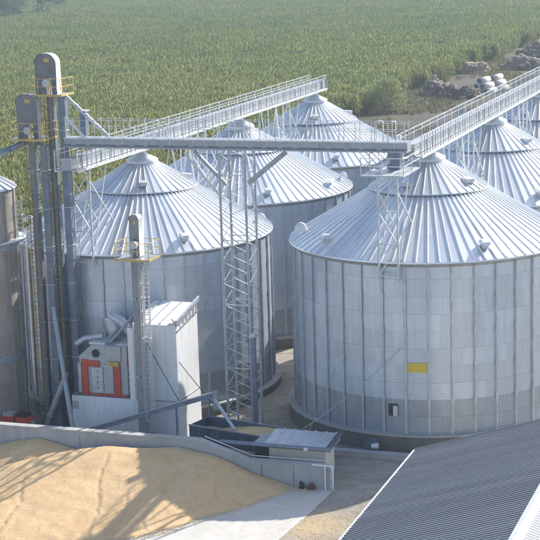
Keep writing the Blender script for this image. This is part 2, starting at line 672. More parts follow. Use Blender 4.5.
SA = silo('grain_silo', 0, 0, .075, 'corrugated steel grain silo nearest on the left, behind the white cleaning house', (42, 160, -35), (99, -150, -75), (24, 112))
SB = silo('grain_silo', 0, 20.5, .075, 'grain silo in the middle of the left row, behind the lattice tower', (34, 160, 78), (98, -150, -60), (20, 110))
SCc = silo('grain_silo', 0, 41, .075, 'farthest grain silo of the left row, at the end of its overhead walkway', (30, 160, -35), (128, -150, -70), (18, 112))
SD = silo('grain_silo', 22.17, -3.5, 1.1, 'largest nearest grain silo on the right with a yellow sign on its wall', (38, 160, -37), (-64, 100, -150), (-11, 68))
SE = silo('grain_silo', 22.17, 17, 1.1, 'grain silo directly behind the front right silo, cut by the right picture edge', (36, 160, -36), (-62, 100, -150), (-11, 66))
SF = silo('grain_silo', 22.17, 37.5, 1.1, 'farthest grain silo of the right row, only a roof slice at the right edge', (36, 160, -36), (-62, 100, -150), (-11, 66))

# door, sign and fan on the near right silo
aD = math.radians(-90)
dr = MB().box(-.3, .3, 0, .06, -.38, .38).build('access_door', 'dark_gap', None)
dr.parent = SD
ang = math.atan2(-9.2, -.1)
dr.location = (-.1, -9.235, 2.6)
fl = MB().box(.02, .3, -.1, -.04, -.36, .30).build('door_leaf', 'galv_bright', None)
fl.parent = dr
sg = MB()
for k in range(4):
    a0 = math.radians(-90 + 4.6 + k * 2.05)
    a1 = math.radians(-90 + 4.6 + (k + 1) * 2.05)
    for (r0, r1) in ((RW + .02, RW + .045),):
        sg.add([(r1 * math.cos(a0), r1 * math.sin(a0), 5.08), (r1 * math.cos(a1), r1 * math.sin(a1), 5.08), (r1 * math.cos(a1), r1 * math.sin(a1), 5.68), (r1 * math.cos(a0), r1 * math.sin(a0), 5.68)], [(0, 1, 2, 3)])
s_ = sg.build('sign_plate', 'sign_yellow', None)
s_.parent = SD
s_['label'] = 'yellow sign plate between two wall stiffeners'

fan = empty('aeration_fan', (21.0, -13.95, 0))
tag(fan, 'small dark aeration fan standing against the foundation of the front right silo', 'fan')
MB().tube([(20.9, -14.2, .62), (20.9, -13.75, .62)], .42, 20).build('fan_housing', 'navy_steel', fan)
MB().tube([(21.45, -14.1, .62), (21.05, -14.1, .62)], .2, 14).build('motor', 'galv_bright', fan)
part_box('stand', 'navy_steel', fan, 20.55, 21.5, -14.25, -13.8, 0, .22)
MB().box(20.75, 21.05, -13.75, -13.1, .45, .8).build('duct', 'galv_dull', fan)

# ------------------------------------------------------------------ overhead conveyors with walkways
POST_ME = MB().box(-.025, .025, -.025, .025, 0, 1.28).mesh('rail_post', 'galv')
POST_D = MB().box(-.025, .025, -.025, .025, 0, 1.28).mesh('rail_post', 'girder_steel')
POST_W = MB().box(-.03, .03, -.03, .03, 0, 1.28).mesh('rail_post', 'galv_bright')


def row_conveyor(x, y0, y1, zb, label, spouts):
    t = empty('overhead_conveyor', (x, y0, zb))
    tag(t, label, 'conveyor', 'overhead conveyors')
    hw = .82
    part_box('trough', 'galv', t, x - .3, x + .3, y0, y1, zb + .18, zb + .86)
    part_box('trough_lid', 'galv_dull', t, x - .36, x + .36, y0 - .01, y1 + .01, zb + .862, zb + .91)
    part_box('trough_seam', 'galv_dull', t, x - .32, x + .32, y0, y1, zb + .5, zb + .55)
    n = int((y1 - y0) / 1.6)
    me = MB().box(-.33, .33, -.04, .04, .2, .86).mesh('trough_flange', 'galv_dull')
    for k in range(n + 1):
        link('trough_flange', me, t, (0, (y1 - y0) * k / n, 0))
    for s in (-1, 1):
        part_box('chord', 'galv_bright', t, x + s * hw - .05, x + s * hw + .05, y0, y1, zb + .03, zb + .2)
        part_box('deck_grating', 'galv', t, min(x + s * .37, x + s * .76), max(x + s * .37, x + s * .76), y0 + .01, y1 - .01, zb + .1, zb + .15)
        for hz, w in ((1.46, .05), (1.18, .035)):
            MB().bar((x + s * hw, y0, zb + hz), (x + s * hw, y1, zb + hz), w).build('handrail', 'galv', t)
        m = int(round((y1 - y0) / .72))
        for k in range(m + 1):
            link('rail_post', POST_W if k % 3 == 0 else POST_D, t, (s * hw, (y1 - y0) * k / m, .2))
        
    for k in range(int((y1 - y0) / 1.6)):
        yy = y0 + .8 + 1.6 * k
        part_box('cross_beam', 'galv_dull', t, x - hw + .06, x + hw - .06, yy - .04, yy + .04, zb + .01, zb + .095)
    for ys, zs in spouts:
        MB().tube([(x, ys, zs), (x, ys, zb + .2)], .3, 16).build('spout', 'galv_bright', t)
    part_box('drive_box', 'galv_dull', t, x - .45, x + .45, y1 - .1, y1 + .45, zb + .12, zb + .95)
    return t


row_conveyor(0, -12.2, 42.2, 17.08, 'long railed walkway conveyor over the three left silos', [(0, 16.4), (20.5, 16.4), (41, 16.4)])
row_conveyor(22.17, -8.3, 56.0, 17.85, 'walkway conveyor over the right row of silos, running off the right picture edge', [(-3.5, 17.5), (17, 17.5), (37.5, 17.5)])

# cross conveyor
XC0, XC1, YC = -.95, 22.6, -10.0
t = empty('overhead_conveyor', (XC0, YC, 18.4))
tag(t, 'level grey conveyor girder crossing the picture between the two silo rows', 'conveyor', 'overhead conveyors')
part_box('girder', 'girder_steel', t, XC0, XC1, YC - .45, YC + .45, 18.76, 19.14)
part_box('bottom_flange', 'galv_dull', t, XC0, XC1, YC - .56, YC + .56, 18.52, 18.64)
part_box('girder_web', 'girder_steel', t, XC0 + .02, XC1 - .02, YC - .3, YC + .3, 18.642, 18.758)
part_box('lid', 'galv_dull', t, XC0, XC1, YC - .48, YC + .48, 19.142, 19.18)
part_box('edge_angle', 'galv_bright', t, XC0, XC1, YC - .52, YC - .481, 19.12, 19.2)
me = MB().box(-.025, .025, -.47, -.452, -.185, .185).mesh('joint_strip', 'galv')
for k in range(14):
    link('joint_strip', me, t, (.9 + k * 1.68, 0, .55))
me = MB().box(-.16, .16, -.34, -.302, -.035, .035).mesh('light_dash', 'galv_bright')  # pale dashes imitating light that comes through openings in the girder
for k in range(22):
    if random.random() < .75:
        link('light_dash', me, t, (.6 + k * 1.05 + random.uniform(-.15, .15), 0, .30))
for s in (-1, 1):
    for hz in (20.36, 19.85):
        MB().bar((XC0, YC + s * .53, hz), (XC1, YC + s * .53, hz), .035).build('handrail', 'galv', t)
    for k in range(23):
        link('rail_post', POST_ME, t, (.2 + k * 1.055, s * .53, .72))
for k, (xa, xb) in enumerate(((20.55, 21.1), (21.4, 21.9))):
    m = MB().tube([(xa, YC - .55, 19.25), (xa, YC - .55, 20.5), (xb, YC - .55, 20.5), (xb, YC - .55, 19.25)], .04, 6)
    m.build('gate_hoop', 'galv_bright', t)
part_box('discharge_chute', 'blue_steel', t, 21.3, 22.1, YC - .4, YC + .4, 17.5, 18.515)

# transfer platform at the right end
t = empty('transfer_platform', (21.8, -10.9, 17.5))
tag(t, 'small railed steel platform where the cross conveyor meets the right row', 'platform')
part_box('deck', 'galv', t, 20.3, 23.0, -12.9, -8.9, 17.36, 17.44)
for (x0, y0, x1, y1) in ((20.3, -12.9, 23.0, -12.9), (20.3, -12.9, 20.3, -8.9), (23.0, -12.9, 23.0, -8.9)):
    for hz in (18.5, 18.0):
        part_bar('handrail', 'galv_bright', t, (x0, y0, hz), (x1, y1, hz), .045)
for (px, py) in ((20.3, -12.9), (21.65, -12.9), (23.0, -12.9), (20.3, -10.9), (23.0, -10.9), (20.3, -8.9), (23.0, -8.9)):
    part_box('rail_post', 'galv', t, px - .025, px + .025, py - .025, py + .025, 17.44, 18.5)
part_bar('inclined_chute', 'galv_bright', t, (20.9, -11.3, 17.7), (22.1, -8.6, 18.6), .4, .3)


# steel frames that carry the conveyors on the eaves
def support_frame(x, y, zlow, ztop, yroof, zroof, label, hw=.62, rear=None):
    t = empty('support_frame', (x, y, zlow))
    tag(t, label, 'frame', 'steel frames carrying the walkways')
    for s in (-1, 1):
        part_bar('leg', 'galv', t, (x + s * hw, y, zlow), (x + s * hw, y, ztop), .11)
        part_bar('rear_leg', 'galv_bright', t, (x + s * hw, y + .1, zlow + (ztop - zlow) * .08), (x + s * hw * .9, y + 2.9, ztop), .08)
        part_bar('strut', 'galv_bright', t, (x + s * hw, y + .05, ztop - .9), (x + s * hw, y + yroof, zroof), .08)
    n = 4
    for k in range(n):
        z = zlow + .35 + (ztop - zlow - .5) * k / (n - 1)
        part_bar('crosspiece', 'galv', t, (x - hw, y, z), (x + hw, y, z), .07)
    for k in range(n - 1):
        za = zlow + .35 + (ztop - zlow - .5) * k / (n - 1)
        zb_ = zlow + .35 + (ztop - zlow - .5) * (k + 1) / (n - 1)
        s = 1 if k % 2 else -1
        part_bar('brace', 'galv_bright', t, (x - s * hw, y, zb_), (x + s * hw, y, za), .06)
    return t


for (x, y, z, zt, lab) in ((-.35, -9.48, 10.2, 17.05, 'steel frame standing on the front eave of the near left silo'),
                           (0, 11.05, 10.9, 17.05, 'steel frame on the front eave of the middle left silo'),
                           (0, 31.55, 10.9, 17.05, 'steel frame on the front eave of the far left silo, below its walkway'),
                           (22.0, -13.0, 10.9, 17.36, 'steel frame standing on the front eave of the big right silo'),
                           (22.17, 7.55, 11.9, 17.82, 'steel frame in front of the second right silo'),
                           (22.17, 28.05, 11.9, 17.82, 'steel frame in front of the farthest right silo')):
    ef = z + .9 if 'big right' in lab or 'near left' in lab else z
    ze = 11.05 if x < 10 else 12.07
    support_frame(x, y, z, zt, 3.4, ze + TN * 3.2, lab)
for (x, y, ze, zt, lab) in ((0, 8.9, 11.05, 17.05, 'splayed struts behind the near left silo roof, under the walkway'),
                            (0, 29.4, 11.05, 17.05, 'splayed struts behind the middle left silo roof, under the walkway'),
                            (22.17, 5.4, 12.07, 17.82, 'splayed struts behind the big right silo roof'),
                            (22.17, 25.9, 12.07, 17.82, 'splayed struts behind the second right silo roof')):
    t = empty('strut_frame', (x, y, ze))
    tag(t, lab, 'frame', 'steel frames carrying the walkways')
    for s in (-1, 1):
        part_bar('strut', 'galv_bright', t, (x + s * .7, y, ze + .1), (x + s * .7, y - 1.9, zt), .085)
        part_bar('strut', 'galv_bright', t, (x + s * .7, y, ze + .1), (x + s * .7, y + .1, zt), .085)
        part_bar('strut', 'galv', t, (x + s * .7, y - 3.6, ze + TN * 3.4), (x + s * .7, y - 1.9, zt), .07)
    part_bar('crosspiece', 'galv', t, (x - .7, y - .6, ze + 2.4), (x + .7, y - .6, ze + 2.4), .06)
    part_bar('brace', 'galv', t, (x - .7, y - .1, ze + .6), (x + .7, y - 1.8, zt - .2), .05)

# ------------------------------------------------------------------ lattice tower below the cross conveyor
t = empty('lattice_tower', (11.2, -9.9, -.4))
tag(t, 'tall galvanised lattice tower carrying the cross conveyor between the front silos', 'tower')
X0, X1, Y0, Y1, Z0, Z1 = 10.25, 12.0, -10.9, -9.1, gz(11) - .1, 18.38
for (x, y) in ((X0, Y0), (X1, Y0), (X0, Y1), (X1, Y1)):
    m = MB().box(x - .09, x + .09, y - .012, y + .012, Z0, Z1)
    m.box(x - .012, x + .012, y - .09, y - .0122, Z0, Z1).box(x - .012, x + .012, y + .0122, y + .09, Z0, Z1)
    m.build('leg', 'galv', t)
NB = 13
for k in range(NB):
    za, zb_ = Z0 + .3 + (Z1 - Z0 - .3) * k / NB, Z0 + .3 + (Z1 - Z0 - .3) * (k + 1) / NB
    zm = (za + zb_) / 2
    for y in (Y0 - .03, Y1 + .03):
        part_bar('brace', 'galv', t, (X0, y, za), (X1, y, zm), .06, .03)
        part_bar('brace', 'galv', t, (X1, y, zm), (X0, y, zb_), .06, .03)
    for x in (X0 - .03, X1 + .03):
        part_bar('brace', 'galv', t, (x, Y0, za), (x, Y1, zm), .06, .03)
        part_bar('brace', 'galv', t, (x, Y1, zm), (x, Y0, zb_), .06, .03)
    if k % 3 == 0:
        part_bar('crosspiece', 'galv', t, (X0, Y0, za), (X1, Y0, za), .07)
        part_bar('crosspiece', 'galv', t, (X0, Y1, za), (X1, Y1, za), .07)
part_bar('raking_brace', 'galv_dull', t, (X1 - .1, -10, 16.35), (14.5, -10, 18.39), .3, .3)
part_bar('raking_brace', 'galv_dull', t, (X0 + .1, -10, 16.2), (8.2, -10, 18.39), .2, .2)
part_bar('raking_brace', 'galv', t, (X0 - .2, -10.5, 15.6), (7.7, -10.5, 18.3), .12, .12)
dp = empty('down_pipe', (12.3, -10.6, gz(12)))
tag(dp, 'dark blue upright pipe beside the foot of the lattice tower', 'pipe')
MB().tube([(12.28, -11.2, gz(12)), (12.28, -11.2, 6.6)], .19, 14).build('pipe', 'blue_steel', dp)
MB().tube([(12.28, -11.2, gz(12) + .0), (12.28, -11.2, gz(12) + .1)], .34, 14).build('base_flange', 'blue_steel', dp)
MB().tube([(12.28, -11.2, 6.4), (12.28, -11.2, 6.65)], .24, 14).build('top_flange', 'galv', dp)


# ------------------------------------------------------------------ bucket elevators
def ladder(parent, x, y, z0, z1, w=.5, cage=True, mat='yellow_paint', side=-1):
    l = empty('ladder', parent=parent)
    l.location = Vector((x, y, z0)) - offset(parent)
    for s in (-1, 1):
        part_box('stile', mat, l, x + s * w / 2 - .022, x + s * w / 2 + .022, y - .022, y + .022, z0, z1)
    me = MB().box(-w / 2, w / 2, -.02, .02, -.02, .02).mesh('rung', mat)
    n = int((z1 - z0) / .3)
    for k in range(n):
        link('rung', me, l, (0, 0, .2 + k * .3))
    if cage:
        hm = MB().tube([(-w / 2, 0, 0), (-w / 2 - .08, side * .35, 0), (0, side * .72, 0), (w / 2 + .08, side * .35, 0), (w / 2, 0, 0)], .02, 5).mesh('cage_hoop', mat)
        for k in range(int((z1 - z0 - 2.2) / .9)):
            link('cage_hoop', hm, l, (0, 0, 2.3 + k * .9))
        for (dx, dy) in ((-w / 2 - .08, .35), (0, .72), (w / 2 + .08, .35)):
            part_box('cage_bar', mat, l, x + dx - .015, x + dx + .015, y + side * dy - .015, y + side * dy + .015, z0 + 2.2, z1)
    return l


def elevator(xl, xr, y, zg, zh, hx0, hx1, zt, plat, label, casing, deep=.42, head='head_steel', ladx=None, legw=.4, ladmat='ladder_paint', cover='galv_bright'):
    """two leg casings from the pit to the head, rounded head housing, railed platform, caged ladder"""
    t = empty('bucket_elevator', ((xl + xr) / 2, y, zg))
    tag(t, label, 'elevator', 'bucket elevators')
    for x, nm in ((xl, 'leg_casing'), (xr, 'leg_casing')):
        part_box(nm, casing, t, x - legw / 2, x + legw / 2, y - deep / 2, y + deep / 2, zg, zh)
        k = zg + 2.4
        while k < zh:
            part_box('casing_flange', 'galv', t, x - legw / 2 - .05, x + legw / 2 + .05, y - deep / 2 - .05, y + deep / 2 + .05, k, k + .05)
            k += 2.6
    part_box('boot', casing, t, xl - .4, xr + .4, y - .45, y + .45, zg, zg + 1.1)
    # head housing: round-shouldered profile, straddling the two legs below
    w = hx1 - hx0
    hh = zt - zh
    r = w * .42
    prof = [(hx0 + w * .02, zh), (hx0, zh + hh * .25), (hx0, zt - r)]
    for k in range(1, 8):
        a = math.pi - math.pi / 2 * k / 8
        prof.append((hx0 + r + r * math.cos(a), zt - r + r * math.sin(a)))
    for k in range(0, 9):
        a = math.pi / 2 - math.pi / 2 * k / 8
        prof.append((hx1 - r + r * math.cos(a), zt - r + r * math.sin(a)))
    cut = zh + hh * .40
    prof += [(hx1, zh), (hx1 - w * .22, zh), (hx1 - w * .22, cut), (hx1 - w * .42, cut + .12), (hx1 - w * .5, cut), (hx1 - w * .5, zh)]
    h = MB().prism(prof, 'y', y - .30, y + .30).build('head_housing', head, t)
    rim = MB()
    pr = [p for p in prof[2:20]]
    for p, q in zip(pr[:-1], pr[1:]):
        rim.bar((p[0], y, p[1]), (q[0], y, q[1]), .9, .03, ref=(0, 1, 0)) if False else None
    rim_pts = pr + [(hx1, zh)]
    vsr, fsr = [], []
    for i, p in enumerate(rim_pts):
        c = ((hx0 + hx1) / 2, zt - r)
        d = Vector((p[0] - c[0], 0, max(0, p[1] - c[1]))).normalized() * .03
        vsr += [(p[0] + d.x, y - .33, p[1] + d.z), (p[0] + d.x, y + .33, p[1] + d.z)]
    for i in range(len(rim_pts) - 1):
        fsr.append((2 * i, 2 * i + 1, 2 * i + 3, 2 * i + 2))
    MB().add(vsr, fsr, True).build('head_lit_rim', cover, h)  # brighter strip over the head edge, painting its sunlit rim
    MB().box(hx0 + w * .45, hx0 + w * .7, y - .325, y - .303, zt - .55, zt - .3).build('name_plate', 'yellow_paint', h)
    MB().tube([(hx0 + w * .62, y - .3, zh + hh * .3), (hx0 + w * .62, y - .75, zh + hh * .3)], .26, 14).build('drive_motor', 'galv', t)
    # platform
    px0, px1, py0, py1, pz = plat
    part_box('platform_deck', 'galv_dull', t, px0, px1, py0, py1, pz - .1, pz)
    part_bar('platform_edge', 'yellow_paint', t, (px0, py0 - .02, pz - .02), (px1, py0 - .02, pz - .02), .05, .13)
    part_bar('platform_edge', 'yellow_paint', t, (px1 + .02, py0, pz - .02), (px1 + .02, py1, pz - .02), .05, .13)
    for hz in (.55, 1.08):
        for a, b in (((px0, py0), (px1, py0)), ((px1, py0), (px1, py1)), ((px0, py0), (px0, py1)), ((px0, py1), (px1, py1))):
            part_bar('handrail', 'yellow_paint', t, (a[0], a[1], pz + hz), (b[0], b[1], pz + hz), .04)
    nx = max(2, int((px1 - px0) / .8))
    for k in range(nx + 1):
        for yy in (py0, py1):
            xx = px0 + (px1 - px0) * k / nx
            part_box('rail_post', 'yellow_paint', t, xx - .022, xx + .022, yy - .022, yy + .022, pz, pz + 1.1)
    if ladx is not None:
        ladder(t, ladx[0], ladx[1], zg + .2, pz + .2, mat=ladmat)
    return t


zg = gz(-2)
e1 = elevator(-1.95, -1.10, -10.0, zg, 22.0, -2.9, -1.34, 24.72, (-3.2, -.72, -11.0, -9.1, 22.05), 'tallest bucket elevator with the highest yellow-railed platform, left of the cross conveyor', 'blue_steel', ladx=(-1.95, -10.55), legw=.48)
e2 = elevator(-3.05, -2.2, -10.9, zg, 18.75, -4.0, -2.45, 22.1, (-4.4, -1.7, -12.0, -10.0, 19.2), 'second bucket elevator, lower and further left than the tallest one', 'blue_steel', ladx=(-3.05, -11.45), legw=.46)
e3 = elevator(5.36, 5.68, -13.9, gz(5), 12.1, 5.2, 5.86, 14.75, (4.45, 6.8, -14.9, -13.1, 12.0), 'short bucket elevator in front of the white cleaning house', 'grey_steel', deep=.5, head='grey_steel', legw=.318, cover='galv')
ladder(e3, 6.15, -14.1, gz(5), 12.1, .42, True, 'galv')


# spouts and pipes off the elevators
def pipe(name, pts, r, mat, label, cat='pipe', group=None, flanges=True):
    t = empty(name, pts[-1] if pts[-1][2] < pts[0][2] else pts[0])
    tag(t, label, cat, group)
    MB().tube(pts, r, 12).build('tube', mat, t)
    if flanges:
        for k in range(1, 4):
            p, q = Vector(pts[0]), Vector(pts[-1])
            c = p.lerp(q, k / 4)
            if len(pts) == 2:
                d = (q - p).normalized() * .04
                MB().tube([c - d, c + d], r * 1.35, 12).build('flange', mat, t)
    return t


pipe('spout_pipe', [(-.75, -10.2, 21.9), (2.1, -10.1, 19.3)], .13, 'galv', 'sloping spout pipe from the tallest elevator head down to the cross conveyor')
pipe('spout_pipe', [(-.55, -10.9, 20.6), (.75, -10.9, 19.3)], .09, 'galv_bright', 'short thin spout below the longer one at the left conveyor end')
part = empty('inlet_box', (.35, -10.0, 19.3))
tag(part, 'blue upright inlet box on the left end of the cross conveyor', 'box')
part_box('box_body', 'blue_steel', part, .2, .6, -10.25, -9.75, 19.303, 20.9)
part_box('box_flange', 'galv', part, .12, .68, -10.33, -9.67, 20.9, 20.98)
pipe('spout_pipe', [(-3.5, -11.2, 18.9), (-7.4, -12.5, 17.3)], .2, 'blue_steel', 'thick blue spout from the second elevator to the brown silo')
pipe('spout_pipe', [(-1.9, -11.6, 7.8), (.75, -14.6, -.9)], .17, 'galv_dull', 'long grey pipe sloping down from the second elevator to the yard wall')
pipe('spout_pipe', [(-1.25, -11.4, 3.2), (-3.1, -11.6, -.9)], .2, 'galv', 'short grey pipe sloping left at the foot of the elevators')

# ------------------------------------------------------------------ brown tower silo at the left edge
TX, TY, TR = -7.55, -12.3, 3.25
t = empty('tower_silo', (TX, TY, -1))
tag(t, 'narrow brownish steel silo with ring bands at the left picture edge', 'silo')
for k in range(15):
    z0, z1 = 0.6 + k * 1.09, 0.6 + (k + 1) * 1.09
    me = MB().lathe([(TR - .01 * (k % 2), z0 + .003), (TR - .01 * (k % 2), z1 - .003)], 64).mesh('wall_ring', 'tower_wall')
    link('wall_ring', me, t)
for z in (5.3, 12.9):
    MB().lathe([(TR - .02, z), (TR + .12, z), (TR + .12, z + .5), (TR - .02, z + .5)], 64, smooth=False).build('ring_band', 'galv_dull', t, local=True)
MB().lathe([(TR + .01, 13.4), (TR + .55, 13.42), (TR + .55, 13.48), (TR + .01, 13.5)], 64).build('ring_walkway', 'galv', t, local=True)
MB().lathe([(TR + .25, -.05), (TR + .25, .6), (TR - .3, .6)], 64, smooth=False).build('foundation', 'foundation_concrete', t, local=True)
me = MB()
a = math.pi / 28
for r0, r1 in ((.5, TR + .15),):
    z0, z1 = 17.0 + (TR - r0) * .58, 17.0 - .15 * .58
    w0, w1 = r0 * math.tan(a), r1 * math.tan(a)
    me.add([(r0, -w0, z0), (r0, w0 * .6, z0), (r0, w0 * .8, z0 + .06), (r0, w0, z0), (r1, -w1, z1), (r1, w1 * .6, z1), (r1, w1 * .8, z1 + .1), (r1, w1, z1)],
           [(0, 1, 5, 4), (1, 2, 6, 5), (2, 3, 7, 6)])
TRP = me.mesh('roof_panel', 'silo_roof')
for k in range(28):
    link('roof_panel', TRP, t, (0, 0, 0), 2 * a * k)
MB().lathe([(.55, 18.5), (.55, 18.75), (.12, 19.0)], 24).build('peak_cap', 'galv_bright', t, local=True)
tsm = MB().box(TR - .01, TR + .08, -.05, .05, .6, 16.9).mesh('stiffener', 'galv_dull')
for k in range(16):
    link('stiffener', tsm, t, (0, 0, 0), 2 * math.pi * (k + .5) / 16)
ladder(t, -4.3, -11.0, 0, 15.2, .45, True, 'galv')
t = empty('rail_frame', (-6.6, 6.4, 11))
tag(t, 'small pale guard rail on the far left eave of the near left silo', 'rail')
for k, (dx, dy) in enumerate(((0, 0), (.55, .8), (1.1, 1.6), (1.65, 2.3))):
    part_box('rail_post', 'galv_bright', t, -8.4 + dx - .03, -8.4 + dx + .03, 4.2 + dy - .03, 4.2 + dy + .03, 11.0, 12.6)
for hz in (12.55, 12.05):
    part_bar('handrail', 'galv_bright', t, (-8.4, 4.2, hz), (-6.75, 6.5, hz), .05)


# ------------------------------------------------------------------ white cleaning house with machine
t = empty('cleaning_house', (3.7, -12.7, -.9))
tag(t, 'white sheet-metal cleaning house with a tall block and low plinth', 'building')
BX0, BX1, BY0, BY1 = -.2, 7.6, -12.9, -9.1


def panel_wall(parent, axis, fixed, lo, hi, z0, z1, n, mat, out):
    step = (hi - lo) / n
    for k in range(n):
        a, b = lo + k * step + .006, lo + (k + 1) * step - .006
        if axis == 'x':
            part_box('wall_panel', mat, parent, a, b, min(fixed, fixed + out), max(fixed, fixed + out), z0, z1)
        else:
            part_box('wall_panel', mat, parent, min(fixed, fixed + out), max(fixed, fixed + out), a, b, z0, z1)


part_box('plinth_core', 'galv_dull', t, BX0 + .06, BX1 - .06, BY0 + .06, BY1 - .06, -1, 2.1)
panel_wall(t, 'x', BY0, BX0, BX1, -1, 2.13, 8, 'white_sheet', .05)
panel_wall(t, 'y', BX1, BY0 + .052, BY1, -1, 2.13, 4, 'white_sheet', -.05)
panel_wall(t, 'y', BX0, BY0 + .052, BY1, -1, 2.13, 4, 'white_sheet', .05)
part_box('plinth_top', 'galv_dull', t, BX0 + .05, BX1 - .05, BY0 + .05, BY1 - .05, 2.101, 2.128)
UX0 = 4.5
part_box('tower_core', 'galv_dull', t, UX0 + .06, BX1 - .1, BY0 + .1, BY1 - .1, 2.131, 7.1)
panel_wall(t, 'x', BY0 + .03, UX0, BX1 - .03, 2.16, 7.22, 4, 'white_sheet', .05)
panel_wall(t, 'y', BX1 - .03, BY0 + .085, BY1 - .03, 2.16, 7.22, 5, 'white_sheet', -.05)
panel_wall(t, 'y', UX0, BY0 + .085, BY1 - .03, 2.16, 7.22, 5, 'white_sheet', .05)
part_box('seam_strip', 'galv_dull', t, UX0 - .02, BX1 + .01, BY0 - .01, BY0 + .025, 2.134, 2.2)
part_box('seam_strip', 'galv_dull', t, BX1 - .028, BX1 + .012, BY0 + .026, BY1, 2.134, 2.2)
part_box('side_slab', 'white_sheet', t, 4.25, 4.62, BY0 - .3, BY0 - .02, 2.135, 7.0)
MB().prism([(BY0 + .02, 7.225), (BY1, 7.225), (BY1, 8.02), (BY0 + .02, 7.30)], 'x', UX0, BX1 - .085).build('roof_body', 'white_sheet', t)
n_ = 5
for k in range(n_):
    ya, yb = BY0 + .085 + (BY1 - .115 - BY0) * k / n_ + .006, BY0 + .085 + (BY1 - .115 - BY0) * (k + 1) / n_ - .006
    za, zb_ = 7.30 + .72 * (ya - BY0) / (BY1 - BY0), 7.30 + .72 * (yb - BY0) / (BY1 - BY0)
    MB().prism([(ya, 7.226), (yb, 7.226), (yb, zb_), (ya, za)], 'x', BX1 - .08, BX1 - .03).build('wall_panel', 'white_sheet', t)
hood = [(7.0, 7.30), (7.5, 7.30), (7.56, 7.36), (7.54, 7.56), (7.44, 7.72), (7.3, 7.78), (7.26, 7.72), (7.36, 7.66), (7.42, 7.52), (7.38, 7.40), (7.0, 7.37)]
MB().prism(hood, 'y', BY0 - .02, BY0 + .7).build('roof_hood', 'galv', t)
for dz_, mt_ in ((.34, 'galv_bright'), (.10, 'galv_dull')):
    part_bar('parapet_rail', mt_, t, (7.66, BY0 - .1, 7.30 + dz_), (7.66, BY1 + .15, 8.06 + dz_), .10, .12)
part_bar('parapet_rail', 'galv_dull', t, (7.63, BY0 - .02, 6.9), (7.63, BY1, 7.5), .06, .1)
for k in range(6):
    yy = BY0 + .3 + k * .62
    part_box('parapet_post', 'galv', t, 7.62, 7.69, yy - .03, yy + .03, 7.2 + .2 * k * .62 / 3.8 * 5 * .2, 7.62 + .76 * (yy - BY0) / 3.8)
for k in range(3):
    part_bar('roof_rib', 'galv', t, (UX0 + .4 + k * .75, BY0 + .2, 7.375), (UX0 + .55 + k * .75, BY1 - .2, 8.03), .1, .07)
pl = MB().box(BX0 + .02, BX0 + .5, BY0 - .022, BY0 - .002, 1.2, 1.75)
pl.build('name_plate', 'machine_grey', t)

# grain cleaner on the plinth
t = empty('grain_cleaner', (2.0, -11.4, 2.13))
tag(t, 'grey grain cleaning machine with red uprights standing on the white plinth', 'machine')
mx0, mx1, my0, my1 = .25, 3.75, -12.5, -9.9
body = [(mx0, 2.2), (mx1, 2.2), (mx1, 5.55), (1.2, 5.55), (mx0, 4.75)]
MB().prism(body, 'y', my0 + .12, my1).build('body', 'machine_grey', t)
part_box('red_upright', 'red_paint', t, mx0 + .2, mx0 + .62, my0, my0 + .118, 2.25, 4.55)
part_box('red_upright', 'red_paint', t, mx1 - .95, mx1 - .5, my0, my0 + .118, 2.25, 4.45)
part_box('red_beam', 'red_paint', t, mx0 + .625, mx0 + 1.5, my0 + .02, my0 + .117, 4.1, 4.5)
part_box('red_base', 'red_paint', t, mx0 + .2, mx1, my0 - .05, my0 - .005, 2.14, 2.26)
part_box('side_plate', 'machine_grey', t, mx0 - .08, mx0 + .16, my0 - .02, my0 + .11, 2.25, 4.3)
cp = part_box('centre_panel', 'galv', t, mx0 + .95, mx0 + 1.75, my0 - .02, my0 + .1, 2.3, 4.05)
for k in range(4):
    part_box('bolt', 'dark_gap', cp, mx0 + 1.32, mx0 + 1.4, my0 - .04, my0 - .021, 2.6 + k * .38, 2.68 + k * .38)
part_box('centre_panel', 'machine_grey', t, mx0 + 1.8, mx0 + 2.5, my0 + .0, my0 + .1, 2.3, 4.3)
MB().tube([(mx0 + 1.25, my0 + .125, 5.0), (mx0 + 1.25, my0 + .06, 5.0)], .28, 14).build('inspection_port', 'dark_gap', t)
part_box('sign_plate', 'yellow_paint', t, mx0 + 2.1, mx0 + 2.95, my0 - .03, my0 - .002, 4.2, 4.5)
part_box('upper_box', 'machine_grey', t, mx0 + 1.75, mx1 - .4, my0 + .02, my0 + .118, 4.55, 5.5)
part_box('top_hatch', 'galv_bright', t, .95, 2.1, -12.2, -10.6, 5.552, 5.68)
part_box('top_hatch', 'galv_bright', t, 2.9, 3.7, -12.1, -10.8, 5.552, 5.64)
part_box('red_side', 'red_paint', t, mx1 + .002, mx1 + .16, my0 + .2, my0 + 1.2, 4.3, 5.3)
for k in range(4):
    part_box('side_bracket', 'galv_bright', t, mx1 + .002, mx1 + .3, my0 + .3, my0 + .55, 2.4 + k * .48, 2.62 + k * .48)
MB().tube([(-.3, -11.6, 5.35), (.3, -11.5, 5.75), (1.6, -11.3, 5.95)], .2, 12).build('dust_duct', 'galv', t)
MB().tube([(2.0, -10.6, 5.6), (2.0, -10.6, 6.3), (1.8, -10.6, 7.1)], [.55, .62, .5], 16).build('cyclone', 'galv', t)
MB().tube([(1.9, -10.7, 7.25), (2.8, -10.9, 6.9), (3.5, -11.0, 6.2), (3.7, -11.0, 5.5)], .34, 14).build('outlet_duct', 'galv', t)
MB().tube([(2.3, -11.9, 5.6), (4.7, -11.5, 8.3)], .1, 10).build('feed_pipe', 'galv_dull', t)

